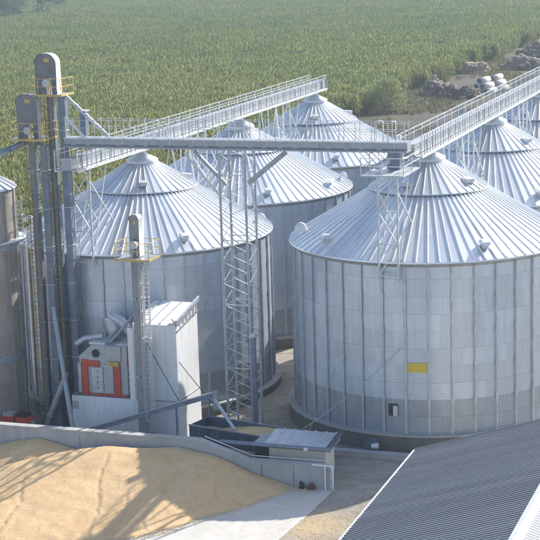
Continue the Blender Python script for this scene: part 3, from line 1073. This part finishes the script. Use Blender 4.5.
# inclined auger and its spout
t = empty('inclined_auger', (1.6, -14.4, .2))
tag(t, 'grey inclined tube conveyor rising in front of the white house', 'conveyor')
MB().bar((1.2, -14.4, .1), (10.7, -14.3, 3.3), .26, .3).build('casing', 'blue_steel', t)
MB().bar((1.2, -14.4, .27), (10.7, -14.3, 3.47), .32, .03).build('cover_strip', 'galv', t)
MB().tube([(10.75, -14.3, 3.5), (10.75, -14.3, 2.3)], .2, 12).build('head_box', 'galv_dull', t)
MB().tube([(10.75, -14.45, 3.0), (12.9, -16.6, 1.75)], .11, 12).build('spout', 'galv', t)
part_bar('prop', 'blue_steel', t, (8.0, -14.3, gz(8)), (8.0, -14.35, 2.2), .1)
part_bar('prop', 'blue_steel', t, (10.3, -14.3, gz(10)), (10.3, -14.35, 2.95), .1)

# open hopper wagon with grain (stands at an angle)
t = empty('hopper_wagon', (13.4, -16.6, gz(13) + .1), -.235)
tag(t, 'open navy steel hopper half full of grain behind the yard wall', 'hopper')
L2, W2, ZT, ZB = 3.35, 1.05, 2.0, 1.0
MB().box(-L2, L2, -W2, -W2 + .07, ZB, ZT).build('front_side', 'navy_steel', t, local=True)
MB().box(-L2, L2, W2 - .07, W2, ZB, ZT).build('rear_side', 'navy_steel', t, local=True)
MB().box(-L2, -L2 + .07, -W2 + .072, W2 - .072, ZB, ZT).build('end_side', 'navy_steel', t, local=True)
MB().box(L2 - .07, L2, -W2 + .072, W2 - .072, ZB, ZT).build('end_side', 'navy_steel', t, local=True)
MB().box(-L2 + .01, L2 - .01, -W2 + .01, W2 - .01, ZB - .06, ZB - .002).build('floor_plate', 'navy_steel', t, local=True)
for s in (-1, 1):
    MB().bar((-L2, s * (W2 + .02), ZT + .02), (L2, s * (W2 + .02), ZT + .02), .1, .07).build('top_rim', 'blue_steel', t, local=True)
me = MB().box(-.05, .05, -.045, 0, 0, ZT - ZB - .02).mesh('side_rib', 'navy_steel')
for k in range(7):
    link('side_rib', me, t, (-L2 + .35 + k * 1.03, -W2 - .001, ZB))
for (x, y) in ((-L2 + .4, -W2 + .2), (L2 - .4, -W2 + .2), (-L2 + .4, W2 - .2), (L2 - .4, W2 - .2)):
    MB().box(x - .1, x + .1, y - .1, y + .1, -.2, ZB - .062).build('leg', 'navy_steel', t, local=True)
gm = MB()
nx, ny = 30, 10
vs = []
for j in range(ny + 1):
    for i in range(nx + 1):
        x = -L2 + .075 + (2 * L2 - .15) * i / nx
        y = -W2 + .075 + (2 * W2 - .15) * j / ny
        h = ZB + .42 + .62 * max(0, 1 - abs((x - 1.6) / 3.6)) ** .7 + .05 * mnoise.noise((x * 2, y * 2, 3))
        vs.append((x, y, min(ZT - .05, h)))
gm.add(vs, [(j * (nx + 1) + i, j * (nx + 1) + i + 1, (j + 1) * (nx + 1) + i + 1, (j + 1) * (nx + 1) + i) for j in range(ny) for i in range(nx)], True)
gh = gm.build('grain_in_hopper', 'grain', None)
gh.location = t.location
gh.rotation_euler = t.rotation_euler
tag(gh, 'pale grain heaped inside the open navy hopper', 'grain')

# pump shed behind the yard wall
t = empty('pump_shed', (17.2, -18.6, 0))
tag(t, 'low cream shed with a shallow ribbed metal roof behind the yard wall', 'shed')
part_box('wall', 'cream_plaster', t, 16.2, 19.75, -19.6, -19.45, -.1, 2.0)
part_box('wall', 'cream_plaster', t, 19.45, 19.6, -19.448, -17.5, -.1, 2.0)
part_box('wall', 'cream_plaster', t, 15.2, 19.6, -17.498, -17.35, -.3, 2.0)
part_box('open_bay_shade', 'dark_gap', t, 15.2, 16.2, -19.3, -19.2, -.3, 1.95)  # near-black sheet standing in for the shade inside the open bay
rp = MB().add([(-.33, 0, 0), (.2, 0, 0), (.24, 0, .06), (.3, 0, .06), (.33, 0, 0), (-.33, 2.55, .28), (.2, 2.55, .28), (.24, 2.55, .34), (.3, 2.55, .34), (.33, 2.55, .28)],
              [(0, 1, 6, 5), (1, 2, 7, 6), (2, 3, 8, 7), (3, 4, 9, 8)]).mesh('roof_sheet', 'galv')
for k in range(6):
    link('roof_sheet', rp, t, (16.25 - 17.2 + k * .655, -19.95 + 18.6, 2.08))
part_box('roof_core', 'galv_dull', t, 15.2, 20.1, -19.8, -17.6, 2.002, 2.07)
MB().tube([(13.2, -20.02, 2.12), (20.2, -20.02, 2.12)], .13, 10).build('gutter', 'blue_steel', t)
part_box('lamp_box', 'galv_bright', t, 18.6, 18.85, -20.2, -20.152, 2.02, 2.2)
part_bar('verge_trim', 'navy_steel', t, (20.12, -20.0, 2.14), (20.12, -17.35, 2.42), .12, .2)

# ------------------------------------------------------------------ yard wall
t = empty('yard_wall', (0, -20.75, -1))
tag(t, 'long grey concrete yard wall behind the grain heap, stepping down to the right', 'wall')
prof = [(-28, -1.2), (20.45, -1.2), (20.45, 1.36), (15.3, 1.36), (12.2, 2.36), (-28, 2.36)]
MB().prism(prof, 'y', -21.0, -20.5).build('wall_body', 'wall_concrete', t)
cop = MB()
for (p, q) in (((-28, 2.40), (12.2, 2.40)), ((12.2, 2.40), (15.3, 1.40)), ((15.3, 1.40), (20.45, 1.40))):
    cop = MB().bar((p[0], -20.75, p[1]), (q[0], -20.75, q[1]), .56, .075)
    cop.build('coping', 'ledge_concrete', t)
MB().tube([(12.4, -20.38, 2.5), (15.4, -20.38, 1.52), (20.0, -20.38, 1.55)], .035, 6).build('cable_pipe', 'galv_bright', t)
for xj in (4.3, 16.2, 18.2):
    MB().box(xj - .018, xj + .018, -21.006, -21.001, -1, 1.3 if xj > 13.5 else 2.1).build('joint_line', 'foundation_concrete', t)
wp = empty('water_pipe', (20.6, -20.8, 0))
tag(wp, 'white bent standpipe at the right end of the yard wall', 'pipe')
MB().tube([(19.4, -21.1, 1.5), (20.62, -21.1, 1.5), (20.66, -21.1, 1.44), (20.66, -21.1, -.05)], .055, 8).build('tube', 'white_sheet', wp)
MB().tube([(20.2, -21.12, 1.45), (20.2, -21.12, -.05)], .05, 8).build('tube', 'white_sheet', wp)
for z in (.5, 1.1):
    part_box('bracket', 'galv_dull', wp, 20.15, 20.72, -21.06, -21.01, z, z + .08)


def lump(name, c, sx, sy, sz, mat, label, cat, seed, group=None, sub=3, flat=True, rough=.28):
    import bmesh
    bm = bmesh.new()
    bmesh.ops.create_icosphere(bm, subdivisions=sub, radius=1)
    for v in bm.verts:
        d = 1 + rough * mnoise.noise(v.co * 1.6 + Vector((seed * 7.1, seed, 2))) + rough * .5 * mnoise.noise(v.co * 4.3 + Vector((seed, 3, seed))) + rough * .3 * mnoise.noise(v.co * 10 + Vector((seed, 8, 1))) + rough * .16 * mnoise.noise(v.co * 24 + Vector((seed, 1, 4)))
        v.co *= d
        if flat and v.co.z < -.12:
            v.co.z = -.12
        v.co = Vector((v.co.x * sx, v.co.y * sy, v.co.z * sz))
    me = bpy.data.meshes.new(name)
    bm.to_mesh(me)
    bm.free()
    me.polygons.foreach_set('use_smooth', [True] * len(me.polygons))
    me.materials.append(MATS[mat])
    o = bpy.data.objects.new(name, me)
    COL.objects.link(o)
    o.location = c
    return tag(o, label, cat, group)


lump('bundle', (18.75, -21.2, .05), .15, .13, .42, 'rubber_black', 'dark bundle leaning on the yard wall at the grain edge', 'bundle', 2)
lump('bundle', (19.35, -21.22, .05), .24, .15, .36, 'sack_red', 'reddish brown bundle at the foot of the yard wall', 'bundle', 5)

# kerb in front of the near right silo foundation
k = MB().box(17.5, 27.5, -14.75, -14.35, -.1, .32)
k.box(17.5, 27.5, -14.8, -14.3, .321, .38)
tag(k.build('kerb', 'wall_concrete'), 'low concrete kerb along the foot of the big right silo', 'kerb')

# red motors by the brown silo
for i, (x, lab) in enumerate(((-4.35, 'red motor block at the left, beside the brown silo foot'), (-3.25, 'red motor block with a dark cover, right of its twin by the brown silo'))):
    t = empty('motor_block', (x, -13.9, -1))
    tag(t, lab, 'motor', 'red motor blocks')
    part_box('housing', 'red_paint', t, x - .5, x + .42, -14.4, -13.5, -.2, .75)
    part_box('cover', 'rubber_black' if i else 'machine_grey', t, x - .42, x + .3, -14.3, -13.6, .752, .95)
    part_box('base', 'navy_steel', t, x - .55, x + .5, -14.5, -13.4, -1, -.202)
    MB().tube([(x + .42, -13.95, .3), (x + .75, -13.95, .3)], .18, 12).build('shaft_end', 'galv_dull', t)


# guy cables
def cable(p, q, r, label, sag=.0, mat='rubber_black'):
    n = 10
    pts = []
    for k in range(n + 1):
        t_ = k / n
        v = Vector(p).lerp(Vector(q), t_)
        v.z -= sag * 4 * t_ * (1 - t_)
        pts.append(v)
    o = MB().tube(pts, r, 5).build('guy_cable', mat)
    return tag(o, label, 'cable', 'thin cables')


cable((5.9, -13.9, 6.4), (7.75, -13.1, 2.2), .025, 'thin cable from the short elevator to the white house corner', .05)
cable((7.75, -12.95, 4.9), (11.5, -13.4, 1.0), .025, 'thin cable from the white house corner down to the hopper', .1)
cable((22.6, -12.75, 6.6), (17.6, -17.4, 2.4), .025, 'thin cable from the big right silo wall to the shed roof', .25, 'galv_dull')
cable((18.2, -12.2, 5.0), (18.0, -17.4, 2.35), .02, 'short thin cable hanging between the silo wall and the shed', .2, 'galv_dull')


# ------------------------------------------------------------------ grain heaps
def interp(x, tab):
    xs_ = [p[0] for p in tab]
    return float(np.interp(x, xs_, [p[1] for p in tab]))


CZ = [(-12, -.9), (-6, -.25), (-3, .25), (.5, .95), (3.5, 1.75), (5.5, 1.98), (6.9, 2.05), (8.4, 1.98), (11, 1.97), (13.3, 1.68), (15.5, .82), (17.35, .34), (18.5, .0), (20, -.5)]
CB = [(-12, -26), (-3, -25), (.5, -24.3), (3.5, -23.4), (6.9, -22.2), (8.4, -21.8), (11, -21.05), (20, -21.05)]
CT = [(-12, -36), (-3, -36), (3, -35.5), (5.6, -34), (8.1, -31.8), (11.8, -30.6), (13.75, -29.3), (14.7, -27.3), (16.4, -25.2), (17.4, -23.1), (18.5, -21.1), (20, -21)]


def heap(name, x0, x1, y0, y1, fn, step, label):
    nx_, ny_ = int((x1 - x0) / step), int((y1 - y0) / step)
    Z = np.zeros((ny_ + 1, nx_ + 1))
    G = np.zeros((ny_ + 1, nx_ + 1))
    for j in range(ny_ + 1):
        for i in range(nx_ + 1):
            x, y = x0 + i * step, y0 + j * step
            Z[j, i] = fn(x, y)
            G[j, i] = gz(x)
    idx = -np.ones_like(Z, dtype=int)
    vs_, fs_ = [], []
    keep = Z > G - .12
    for j in range(ny_):
        for i in range(nx_):
            q = ((j, i), (j, i + 1), (j + 1, i + 1), (j + 1, i))
            if any(keep[a] for a in q):
                f = []
                for a in q:
                    if idx[a] < 0:
                        idx[a] = len(vs_)
                        vs_.append((x0 + a[1] * step, y0 + a[0] * step, Z[a]))
                    f.append(int(idx[a]))
                fs_.append(tuple(f))
    me_ = bpy.data.meshes.new(name)
    me_.from_pydata(vs_, [], fs_)
    me_.polygons.foreach_set('use_smooth', [True] * len(me_.polygons))
    me_.materials.append(MATS['grain'])
    o = bpy.data.objects.new(name, me_)
    COL.objects.link(o)
    return tag(o, label, 'grain heap', 'grain heaps in the yard')


def crack(x, y, pts, depth, wid):
    for (xa, ya), (xb, yb) in zip(pts[:-1], pts[1:]):
        if min(ya, yb) - .05 <= y <= max(ya, yb) + .05:
            f = (y - ya) / (yb - ya)
            xc = xa + (xb - xa) * f + .22 * mnoise.noise((3.0, y * 1.7, depth * 40)) + .08 * mnoise.noise((8.0, y * 6, 1))
            d = x - xc
            return -depth * math.exp(-(d / wid) ** 2) + depth * .55 * math.exp(-((d - wid * 2.2) / (wid * 1.8)) ** 2)
    return 0.0


CRACKS = [([(7.2, -23.0), (7.6, -25.5), (8.6, -27.5), (9.4, -31)], .05, .10), ([(13.6, -21.6), (14.2, -23.2), (14.6, -25.0), (14.0, -27.0)], .06, .10),
          ([(9.7, -26.2), (10.4, -27.6), (10.6, -29.5)], .06, .09), ([(3.0, -26), (4.0, -28.5), (4.2, -32)], .05, .12), ([(11.6, -28.3), (12.4, -29.6)], .06, .1)]


def rough_grain(x, y):
    n = .10 * mnoise.noise((x * .55, y * .55, 1.3)) + .05 * mnoise.noise((x * 1.6, y * 1.4, 4)) + .018 * mnoise.noise((x * 5, y * 5, 7))
    # small slump scarps
    n *= .6
    for pts_, dp_, wd_ in CRACKS:
        n += crack(x, y, pts_, dp_, wd_)
    return n


def heap_main(x, y):
    zc, bc, bt_ = interp(x, CZ), interp(x, CB), interp(x, CT)
    g_ = gz(x)
    if y > bc:
        z = zc - .42 * (y - bc)
    else:
        s = (bc - y) / max(.3, bc - bt_)
        z = zc + (g_ - zc) * (s * (1.12 - .12 * min(1, s))) if s < 1 else g_ - .4 * (s - 1) * (bc - bt_)
    fade = 1.0 if x < 17.5 else max(0.0, (18.4 - x) / .9)
    if x > 18.4:
        z -= (x - 18.4) * .6
    z -= .06 * math.exp(-((y - bc) / .5) ** 2)
    return z + rough_grain(x, y) * fade


def heap_back(x, y):
    d = math.hypot((x - 1.6) * .55, (y + 20.9))
    return 2.0 - .50 * d - .12 * math.exp(-d * d) + .6 * rough_grain(x + 30, y)


heap('grain_heap', -12, 19.6, -38, -21.02, heap_main, .1, 'big golden grain heap spread in front of the yard wall')
heap('grain_heap', -6, 9, -25.6, -21.02, heap_back, .16, 'smaller shaded grain heap against the left of the yard wall')

vs_, fs_ = [], []
for _ in range(5200):
    xx = rng.uniform(5, 19.5)
    yy = interp(xx, CT) - abs(rng.normal(0, .55)) + .15
    if rng.random() < .12:
        xx, yy = rng.uniform(19.5, 23.5), rng.uniform(-33, -22)
    hh = rng.uniform(.012, .03)
    zz = gz(xx) + .012
    i0 = len(vs_)
    a_ = rng.random() * 6.28
    for k in range(3):
        vs_.append((xx + hh * 1.6 * math.cos(a_ + k * 2.09), yy + hh * 1.6 * math.sin(a_ + k * 2.09), zz))
    vs_.append((xx, yy, zz + hh))
    fs_ += [(i0, i0 + 1, i0 + 3), (i0 + 1, i0 + 2, i0 + 3), (i0 + 2, i0, i0 + 3)]
tag(MB().add(vs_, fs_).build('spilled_grain', 'grain'), 'loose grain scattered on the apron at the foot of the heap', 'grain', kind='stuff')

# ------------------------------------------------------------------ dark sheet-roofed warehouse in the foreground
t = empty('warehouse', (27.3, -48, 0))
tag(t, 'foreground warehouse with a dark ribbed sheet roof and pale ridge strip', 'building')
EX, EZ, RX, SL = 27.28, 5.0, 36.35, .318
RZ = EZ + SL * (RX - EX)
YF, YN = -27.4, -64.0
part_box('wall', 'cream_plaster', t, 27.8, 28.0, YN, YF - .3, -.1, 4.95)
MB().prism([(28.002, -.1), (44.7, -.1), (44.7, 4.95), (RX, RZ - .3), (28.002, 4.95)], 'y', YF - .5, YF - .3).build('gable_wall', 'cream_plaster', t)
part_box('wall', 'cream_plaster', t, 44.702, 44.9, YN, YF - .3, -.1, 4.95)
SHW = .9
sh = MB()
ns = 3
pts = []
for k in range(ns):
    o_ = k * SHW / ns
    pts += [(o_, 0), (o_ + .12, 0), (o_ + .165, .04), (o_ + .26, .04)]
pts += [(SHW, 0)]
vs = [(0, a, b) for a, b in pts] + [(RX - EX, a, b + SL * (RX - EX)) for a, b in pts]
n = len(pts)
sh.add(vs, [(i, i + 1, i + n + 1, i + n) for i in range(n - 1)])
SHM = sh.mesh('roof_sheet', 'roof_sheet')
shr = MB()
vs = [(RX - EX, a, b + SL * (RX - EX)) for a, b in pts] + [(2 * (RX - EX), a, b) for a, b in pts]
shr.add(vs, [(i, i + 1, i + n + 1, i + n) for i in range(n - 1)])
SHR = shr.mesh('roof_sheet', 'roof_sheet')
nsheet = int((YF - YN) / SHW)
for k in range(nsheet):
    for me in (SHM, SHR):
        link('roof_sheet', me, t, (EX - 27.3, YF - (k + 1) * SHW + 48, EZ + random.uniform(-.006, .006)))
part_bar('eave_trim', 'galv_bright', t, (EX - .03, YF + .05, EZ - .03), (EX - .03, YN, EZ - .03), .12, .12)
part_bar('verge_trim', 'roof_sheet', t, (EX, YF + .04, EZ + .03), (RX, YF + .04, RZ + .03), .09, .1)
part_bar('verge_trim', 'roof_sheet', t, (2 * RX - EX, YF + .04, EZ + .03), (RX, YF + .04, RZ + .03), .09, .1)
MB().prism([(RX - .3, RZ - .01), (RX, RZ + .17), (RX + .3, RZ - .01)], 'y', YN, YF + .06).build('ridge_cap', 'white_sheet', t)
me = MB().box(0, .9, -.06, .06, -.02, .04).mesh('louvre_bar', 'white_sheet')
for v in me.vertices:
    v.co.z -= SL * v.co.x - .10
for k in range(60):
    link('louvre_bar', me, t, (RX + .34 - 27.3, YF + 48 - 8 - k * .26, RZ))

# ------------------------------------------------------------------ rough land: mounds, concrete pipes, poles, shrub
MOUNDS = [
    # x, y, width, depth, height, material, label
    (-30.2, 213, 3.4, 4.0, 2.2, 'earth_grey', 'grey earth mound left of the stacked concrete pipes'),
    (-25.6, 208, 2.6, 3.2, 2.0, 'earth_dark', 'left one of two dark mounds added for the shadow of the concrete pipes'),  # dark lump added in place of the pipe stack's cast shadow
    (-22.6, 207, 2.4, 3.0, 2.0, 'earth_dark', 'right one of two dark mounds added for the shadow of the concrete pipes'),  # second dark lump for the same pipe shadow
    (-34.0, 262, 4.2, 3.2, 2.3, 'earth_sand', 'pale orange sand mound behind the grey mounds'),
    (-37.6, 232, 3.2, 3.2, 2.0, 'earth_dark', 'dark spoil mound at the crop edge left of the sand'),
    (-24.0, 272, 4.6, 5.0, 2.6, 'earth_grey', 'broad grey spoil mound behind the concrete pipes'),
    (-25.5, 306, 5.2, 5.5, 3.2, 'earth_grey', 'far spoil mound near the right picture edge'),
    (-20.0, 296, 4.5, 4.0, 2.6, 'earth_dark', 'dark far mound at the right picture edge'),
    (-38.0, 207, 2.4, 2.6, 1.4, 'earth_dark', 'low dark mound between the shrub and the grey mound'),
    (-31.5, 318, 1.6, 1.6, 1.2, 'earth_sand', 'small pale rubble heap near the far crop edge'),
]
for i, (x, y, sx, sy, sz, mat, lab) in enumerate(MOUNDS):
    lump('earth_mound', (x, y, -1.0), sx, sy, sz, mat, lab, 'mound', i + 3, 'earth mounds beyond the silos', 5, rough=.5)

# stacked concrete pipes
PR, PL = .62, 4.6
pm = MB().lathe([(PR * .8, 0), (PR, 0), (PR, PL), (PR * .8, PL), (PR * .8, 0)], 24)
PIPE_ME = pm.mesh('concrete_pipe', 'pipe_concrete')
for v in PIPE_ME.vertices:
    v.co = Vector((v.co.x, v.co.z, v.co.y))
PIPE_ME.flip_normals()
WHERE = {0: 'bottom', 1: 'middle', 2: 'top'}
SIDE = {0: 'left', 1: 'centre', 2: 'right'}
for blk in range(2):  # near and rear stack
    for lay in range(3):
        for k in range(3 - lay):
            o = link('concrete_pipe', PIPE_ME, None, (-22.6 + (k + lay * .5) * 2 * PR + blk * 1.3, 212.0 + blk * 5.6 + random.uniform(-.3, .3), -1 + PR + lay * PR * 1.74), -.22 + random.uniform(-.03, .03))
            where = WHERE[lay] + (' layer' if lay == 2 else ' layer, ' + (SIDE[k] if lay == 0 else ('left', 'right')[k]))
            tag(o, 'pale concrete pipe in the ' + ('near' if blk == 0 else 'rear') + ' stack beyond the silos, ' + where, 'pipe', 'stacked concrete pipes')

for i, (x, y, a) in enumerate(((-18.6, 266, .5), (-17.2, 270, .35), (-16.6, 263, .6))):
    o = MB().tube([(-3.6, 0, .16), (0, .1, .2), (3.6, 0, .16)], [.11, .13, .1], 7).build('timber_pole', 'wood_pole')
    o.location = (x, y, -1 + .12 * i)
    o.rotation_euler = (0, 0, a + .9)
    tag(o, ('left of three pale timber poles lying beyond the right walkway', 'middle one of three pale timber poles lying beyond the right walkway', 'right of three pale timber poles lying beyond the right walkway')[i], 'pole', 'timber poles on the rough land')


# ------------------------------------------------------------------ plants
def leaf_cloud(centers, per, spread, size, zsq=1.0):
    """many small bent leaf faces around cluster centres"""
    vs_, fs_ = [], []
    for c in centers:
        for _ in range(per):
            d = Vector(rng.normal(0, 1, 3)) * spread
            p = Vector(c) + Vector((d.x, d.y, d.z * zsq))
            n_ = Vector(rng.normal(0, 1, 3))
            n_.z = abs(n_.z) * .6
            n_.normalize()
            t_ = n_.cross(Vector(rng.normal(0, 1, 3))).normalized()
            b_ = n_.cross(t_)
            l = size * (.6 + .8 * rng.random())
            w = l * .42
            i0 = len(vs_)
            vs_ += [p - t_ * l * .5, p + b_ * w * .5 + n_ * l * .05, p + t_ * l * .5 - n_ * l * .1, p - b_ * w * .5 + n_ * l * .05]
            fs_.append((i0, i0 + 1, i0 + 2, i0 + 3))
    return vs_, fs_


def shrub(name, c, rx, rz, label, ncl, per, size, mat):
    t = empty(name, c)
    tag(t, label, 'shrub')
    cs = []
    for _ in range(ncl):
        a = rng.random() * 2 * math.pi
        r = math.sqrt(rng.random())
        h = rng.random() ** .8
        env = (1 - (h * .95) ** 2.2) ** .5 * (.65 + .35 * min(1, h * 4))
        cs.append((c[0] + rx * r * env * math.cos(a), c[1] + rx * r * env * math.sin(a), c[2] + .3 + rz * h))
    vs_, fs_ = leaf_cloud(cs, per, .5, size, 1.1)
    MB().add(vs_, fs_).build('crown', mat, t)
    st_ = MB()
    for k in range(9):
        a = k * .7
        q = (c[0] + math.cos(a) * rx * .6, c[1] + math.sin(a) * rx * .6, c[2] + rz * (.55 + .3 * rng.random()))
        st_.tube([(c[0] + .2 * math.cos(a), c[1] + .2 * math.sin(a), c[2]), ((c[0] + q[0]) / 2, (c[1] + q[1]) / 2, c[2] + rz * .4), q], [.12, .08, .03], 5)
    st_.build('stem', 'bark', t)


shrub('shrub', (-31.9, 181.5, -1), 3.9, 5.4, 'big rounded green shrub at the crop corner beyond the far left silo', 230, 18, .36, 'shrub_leaf')
shrub('shrub', (-35.2, 179, -1), 2.4, 3.4, 'smaller shrub touching the left side of the big rounded shrub', 90, 16, .34, 'shrub_leaf')

# weeds over the rough land
vs_, fs_ = [], []
for _ in range(11000):
    x, y = rng.uniform(-37, 5), rng.uniform(150, 420)
    if mnoise.noise((x * .09, y * .05, 5.0)) < -.05 + .25 * rng.random():
        continue
    for k in range(5):
        a = rng.random() * 6.28
        h = .35 + .6 * rng.random()
        ox, oy = rng.normal(0, .25, 2)
        dx, dy = math.cos(a), math.sin(a)
        i0 = len(vs_)
        vs_ += [(x + ox - dy * .1, y + oy + dx * .1, -1.02), (x + ox + dy * .1, y + oy - dx * .1, -1.02), (x + ox + dx * h * .5, y + oy + dy * h * .5, -1 + h)]
        fs_.append((i0, i0 + 1, i0 + 2))
tag(MB().add(vs_, fs_).build('weeds', 'weed_leaf'), 'sparse weeds on the rough brown land beyond the silos', 'weeds', kind='stuff')


# the tall crop: clumps of stalks with arching leaves, scattered over the field
def crop_clump(seed):
    r = np.random.default_rng(seed)
    vs_, fs_ = [], []
    for _ in range(44):
        bx, by = r.uniform(-1.6, 1.6, 2)
        H_ = r.uniform(2.4, 4.1)
        lx, ly = r.normal(0, .12, 2)
        i0 = len(vs_)
        vs_ += [(bx - .03, by, 0), (bx + .03, by, 0), (bx + lx, by + ly, H_ + .25)]
        fs_.append((i0, i0 + 1, i0 + 2))
        nl = 9
        for k in range(nl):
            f = (k + .8) / nl
            z = H_ * (.22 + .74 * f)
            px, py = bx + lx * f, by + ly * f
            a = r.random() * 6.28
            L = (1.15 - .4 * abs(f - .55)) * r.uniform(.7, 1.2)
            dx, dy = math.cos(a), math.sin(a)
            w = .07 + .05 * r.random()
            up_ = r.uniform(.45, 1.35)
            i0 = len(vs_)
            vs_ += [(px - dy * w * .5, py + dx * w * .5, z), (px + dy * w * .5, py - dx * w * .5, z),
                    (px + dx * L * .5 - dy * w, py + dy * L * .5 + dx * w, z + up_ * L), (px + dx * L * .5 + dy * w, py + dy * L * .5 - dx * w, z + up_ * L * .92),
                    (px + dx * L, py + dy * L, z + (up_ * .6 - .25) * L)]
            fs_ += [(i0, i0 + 1, i0 + 3, i0 + 2), (i0 + 2, i0 + 3, i0 + 4)]
        for k in range(3):   # tassel
            a = r.random() * 6.28
            i0 = len(vs_)
            t0 = (bx + lx, by + ly, H_)
            vs_ += [(t0[0] - .03, t0[1], t0[2]), (t0[0] + .03, t0[1], t0[2]), (t0[0] + .18 * math.cos(a), t0[1] + .18 * math.sin(a), H_ + .5)]
            fs_.append((i0, i0 + 1, i0 + 2))
    return MB().add(vs_, fs_).mesh('crop_clump', 'crop_leaf')


clumps = bpy.data.collections.new('crop_clumps')
for k in range(5):
    clumps.objects.link(bpy.data.objects.new('crop_clump', crop_clump(k + 11)))
pts = []
sp = 2.1
ang0 = YAW
for r_ in np.arange(140, 1050, sp):
    stepa = sp / r_
    for a_ in np.arange(-.235, .215, stepa):
        t_ = ang0 - a_
        rr = r_ + rng.uniform(-1, 1)
        aa = t_ + rng.uniform(-.5, .5) * stepa
        x, y = CAM.x - math.sin(aa) * rr, CAM.y + math.cos(aa) * rr
        edge_ = -36.6 + .8 * math.sin(y * .11) + .5 * math.sin(y * .37)
        if x > edge_ or y < 34:
            continue
        if r_ > 520 and rng.random() < .35:
            continue
        pts.append((x, y, -1.0))
pm_ = bpy.data.meshes.new('crop_field')
pm_.from_pydata(pts, [], [])
crop = bpy.data.objects.new('crop_field', pm_)
COL.objects.link(crop)
tag(crop, 'wide field of tall green maize filling the background', 'crop', kind='stuff')
ng = bpy.data.node_groups.new('scatter_crop', 'GeometryNodeTree')
ng.interface.new_socket('Geometry', in_out='INPUT', socket_type='NodeSocketGeometry')
ng.interface.new_socket('Geometry', in_out='OUTPUT', socket_type='NodeSocketGeometry')
gi = ng.nodes.new('NodeGroupInput')
go = ng.nodes.new('NodeGroupOutput')
ip = ng.nodes.new('GeometryNodeInstanceOnPoints')
ci = ng.nodes.new('GeometryNodeCollectionInfo')
ci.inputs['Collection'].default_value = clumps
ci.inputs['Separate Children'].default_value = True
ci.inputs['Reset Children'].default_value = True
ip.inputs['Pick Instance'].default_value = True
rv = ng.nodes.new('FunctionNodeRandomValue')
rv.data_type = 'FLOAT_VECTOR'
rv.inputs[0].default_value = (0, 0, 0)
rv.inputs[1].default_value = (0, 0, 6.283)
rs = ng.nodes.new('FunctionNodeRandomValue')
rs.data_type = 'FLOAT'
rs.inputs[2].default_value = .74
rs.inputs[3].default_value = 1.08
ng.links.new(gi.outputs[0], ip.inputs['Points'])
ng.links.new(ci.outputs[0], ip.inputs['Instance'])
ng.links.new(rv.outputs[0], ip.inputs['Rotation'])
ng.links.new(rs.outputs[1], ip.inputs['Scale'])
ng.links.new(ip.outputs[0], go.inputs[0])
md = crop.modifiers.new('scatter', 'NODES')
md.node_group = ng

# far wood beyond the field's top left corner
vs_, fs_ = [], []
tk = MB()
for k in range(80):
    f = rng.random()
    bx, by = -238 - 105 * f - rng.uniform(-8, 60), 408 + 270 * f + rng.uniform(-5, 30)
    H_ = rng.uniform(8, 13)
    cs = []
    for _ in range(26):
        a = rng.random() * 6.28
        r_ = rng.random() ** .5 * 3.4
        h = rng.random()
        cs.append((bx + r_ * math.cos(a) * (1.05 - .6 * h), by + r_ * math.sin(a) * (1.05 - .6 * h), -1 + H_ * (.22 + .75 * h)))
    v_, f_ = leaf_cloud(cs, 16, .75, .95)
    n0 = len(vs_)
    vs_ += v_
    fs_ += [tuple(i + n0 for i in q) for q in f_]
    tk.tube([(bx, by, -1), (bx, by, -1 + H_ * .8)], [.25, .1], 6)
fwood = MB().add(vs_, fs_).build('far_wood', 'wood_leaf')
tag(fwood, 'distant bluish wood beyond the field at the top left', 'wood', kind='stuff')
tk.build('trunks', 'bark', fwood)['kind'] = 'stuff'

# ------------------------------------------------------------------ haze
hm, nt, bs = new_mat('haze')
nt.nodes.remove(bs)
pv = nd(nt, 'ShaderNodeVolumePrincipled')
pv.inputs['Color'].default_value = (.74, .86, 1.0, 1)
pv.inputs['Density'].default_value = .0003
pv.inputs['Anisotropy'].default_value = .2
nt.links.new(pv.outputs[0], nt.nodes['Material Output'].inputs['Volume'])
hz = MB().box(-3020, 3020, -3020, 3020, -2.4, 36.0).build('haze', 'haze')
tag(hz, 'pale bluish summer haze in the air', 'haze', kind='stuff')

# thin grain dust drifting beside the white house
dm, nt, bs = new_mat('grain_dust')
nt.nodes.remove(bs)
tc = nd(nt, 'ShaderNodeTexCoord')
vl = nd(nt, 'ShaderNodeVectorMath', operation='LENGTH')
nt.links.new(tc.outputs['Object'], vl.inputs[0])
fall = nd(nt, 'ShaderNodeMapRange', interpolation_type='SMOOTHSTEP')
fall.inputs['From Min'].default_value = 1.0
fall.inputs['From Max'].default_value = .1
nt.links.new(vl.outputs['Value'], fall.inputs['Value'])
nn = ramp(nt, nz(nt, tc.outputs['Object'], 2.2, 4, .6), [(.35, (0, 0, 0)), (.65, (1, 1, 1))])
dv = nd(nt, 'ShaderNodeVolumePrincipled')
dv.inputs['Color'].default_value = (.95, .95, .95, 1)
nt.links.new(mth(nt, 'MULTIPLY', mth(nt, 'MULTIPLY', fall.outputs[0], nn), .8), dv.inputs['Density'])
nt.links.new(dv.outputs[0], nt.nodes['Material Output'].inputs['Volume'])
du = MB().lathe([(math.sin(math.pi * k / 12) + 1e-4, -math.cos(math.pi * k / 12)) for k in range(13)], 20).build('dust_cloud', 'grain_dust')
du.location = (9.5, -11.9, 5.6)
du.scale = (1.7, 1.0, 2.3)
tag(du, 'faint pale dust cloud beside the white cleaning house', 'dust', kind='stuff')
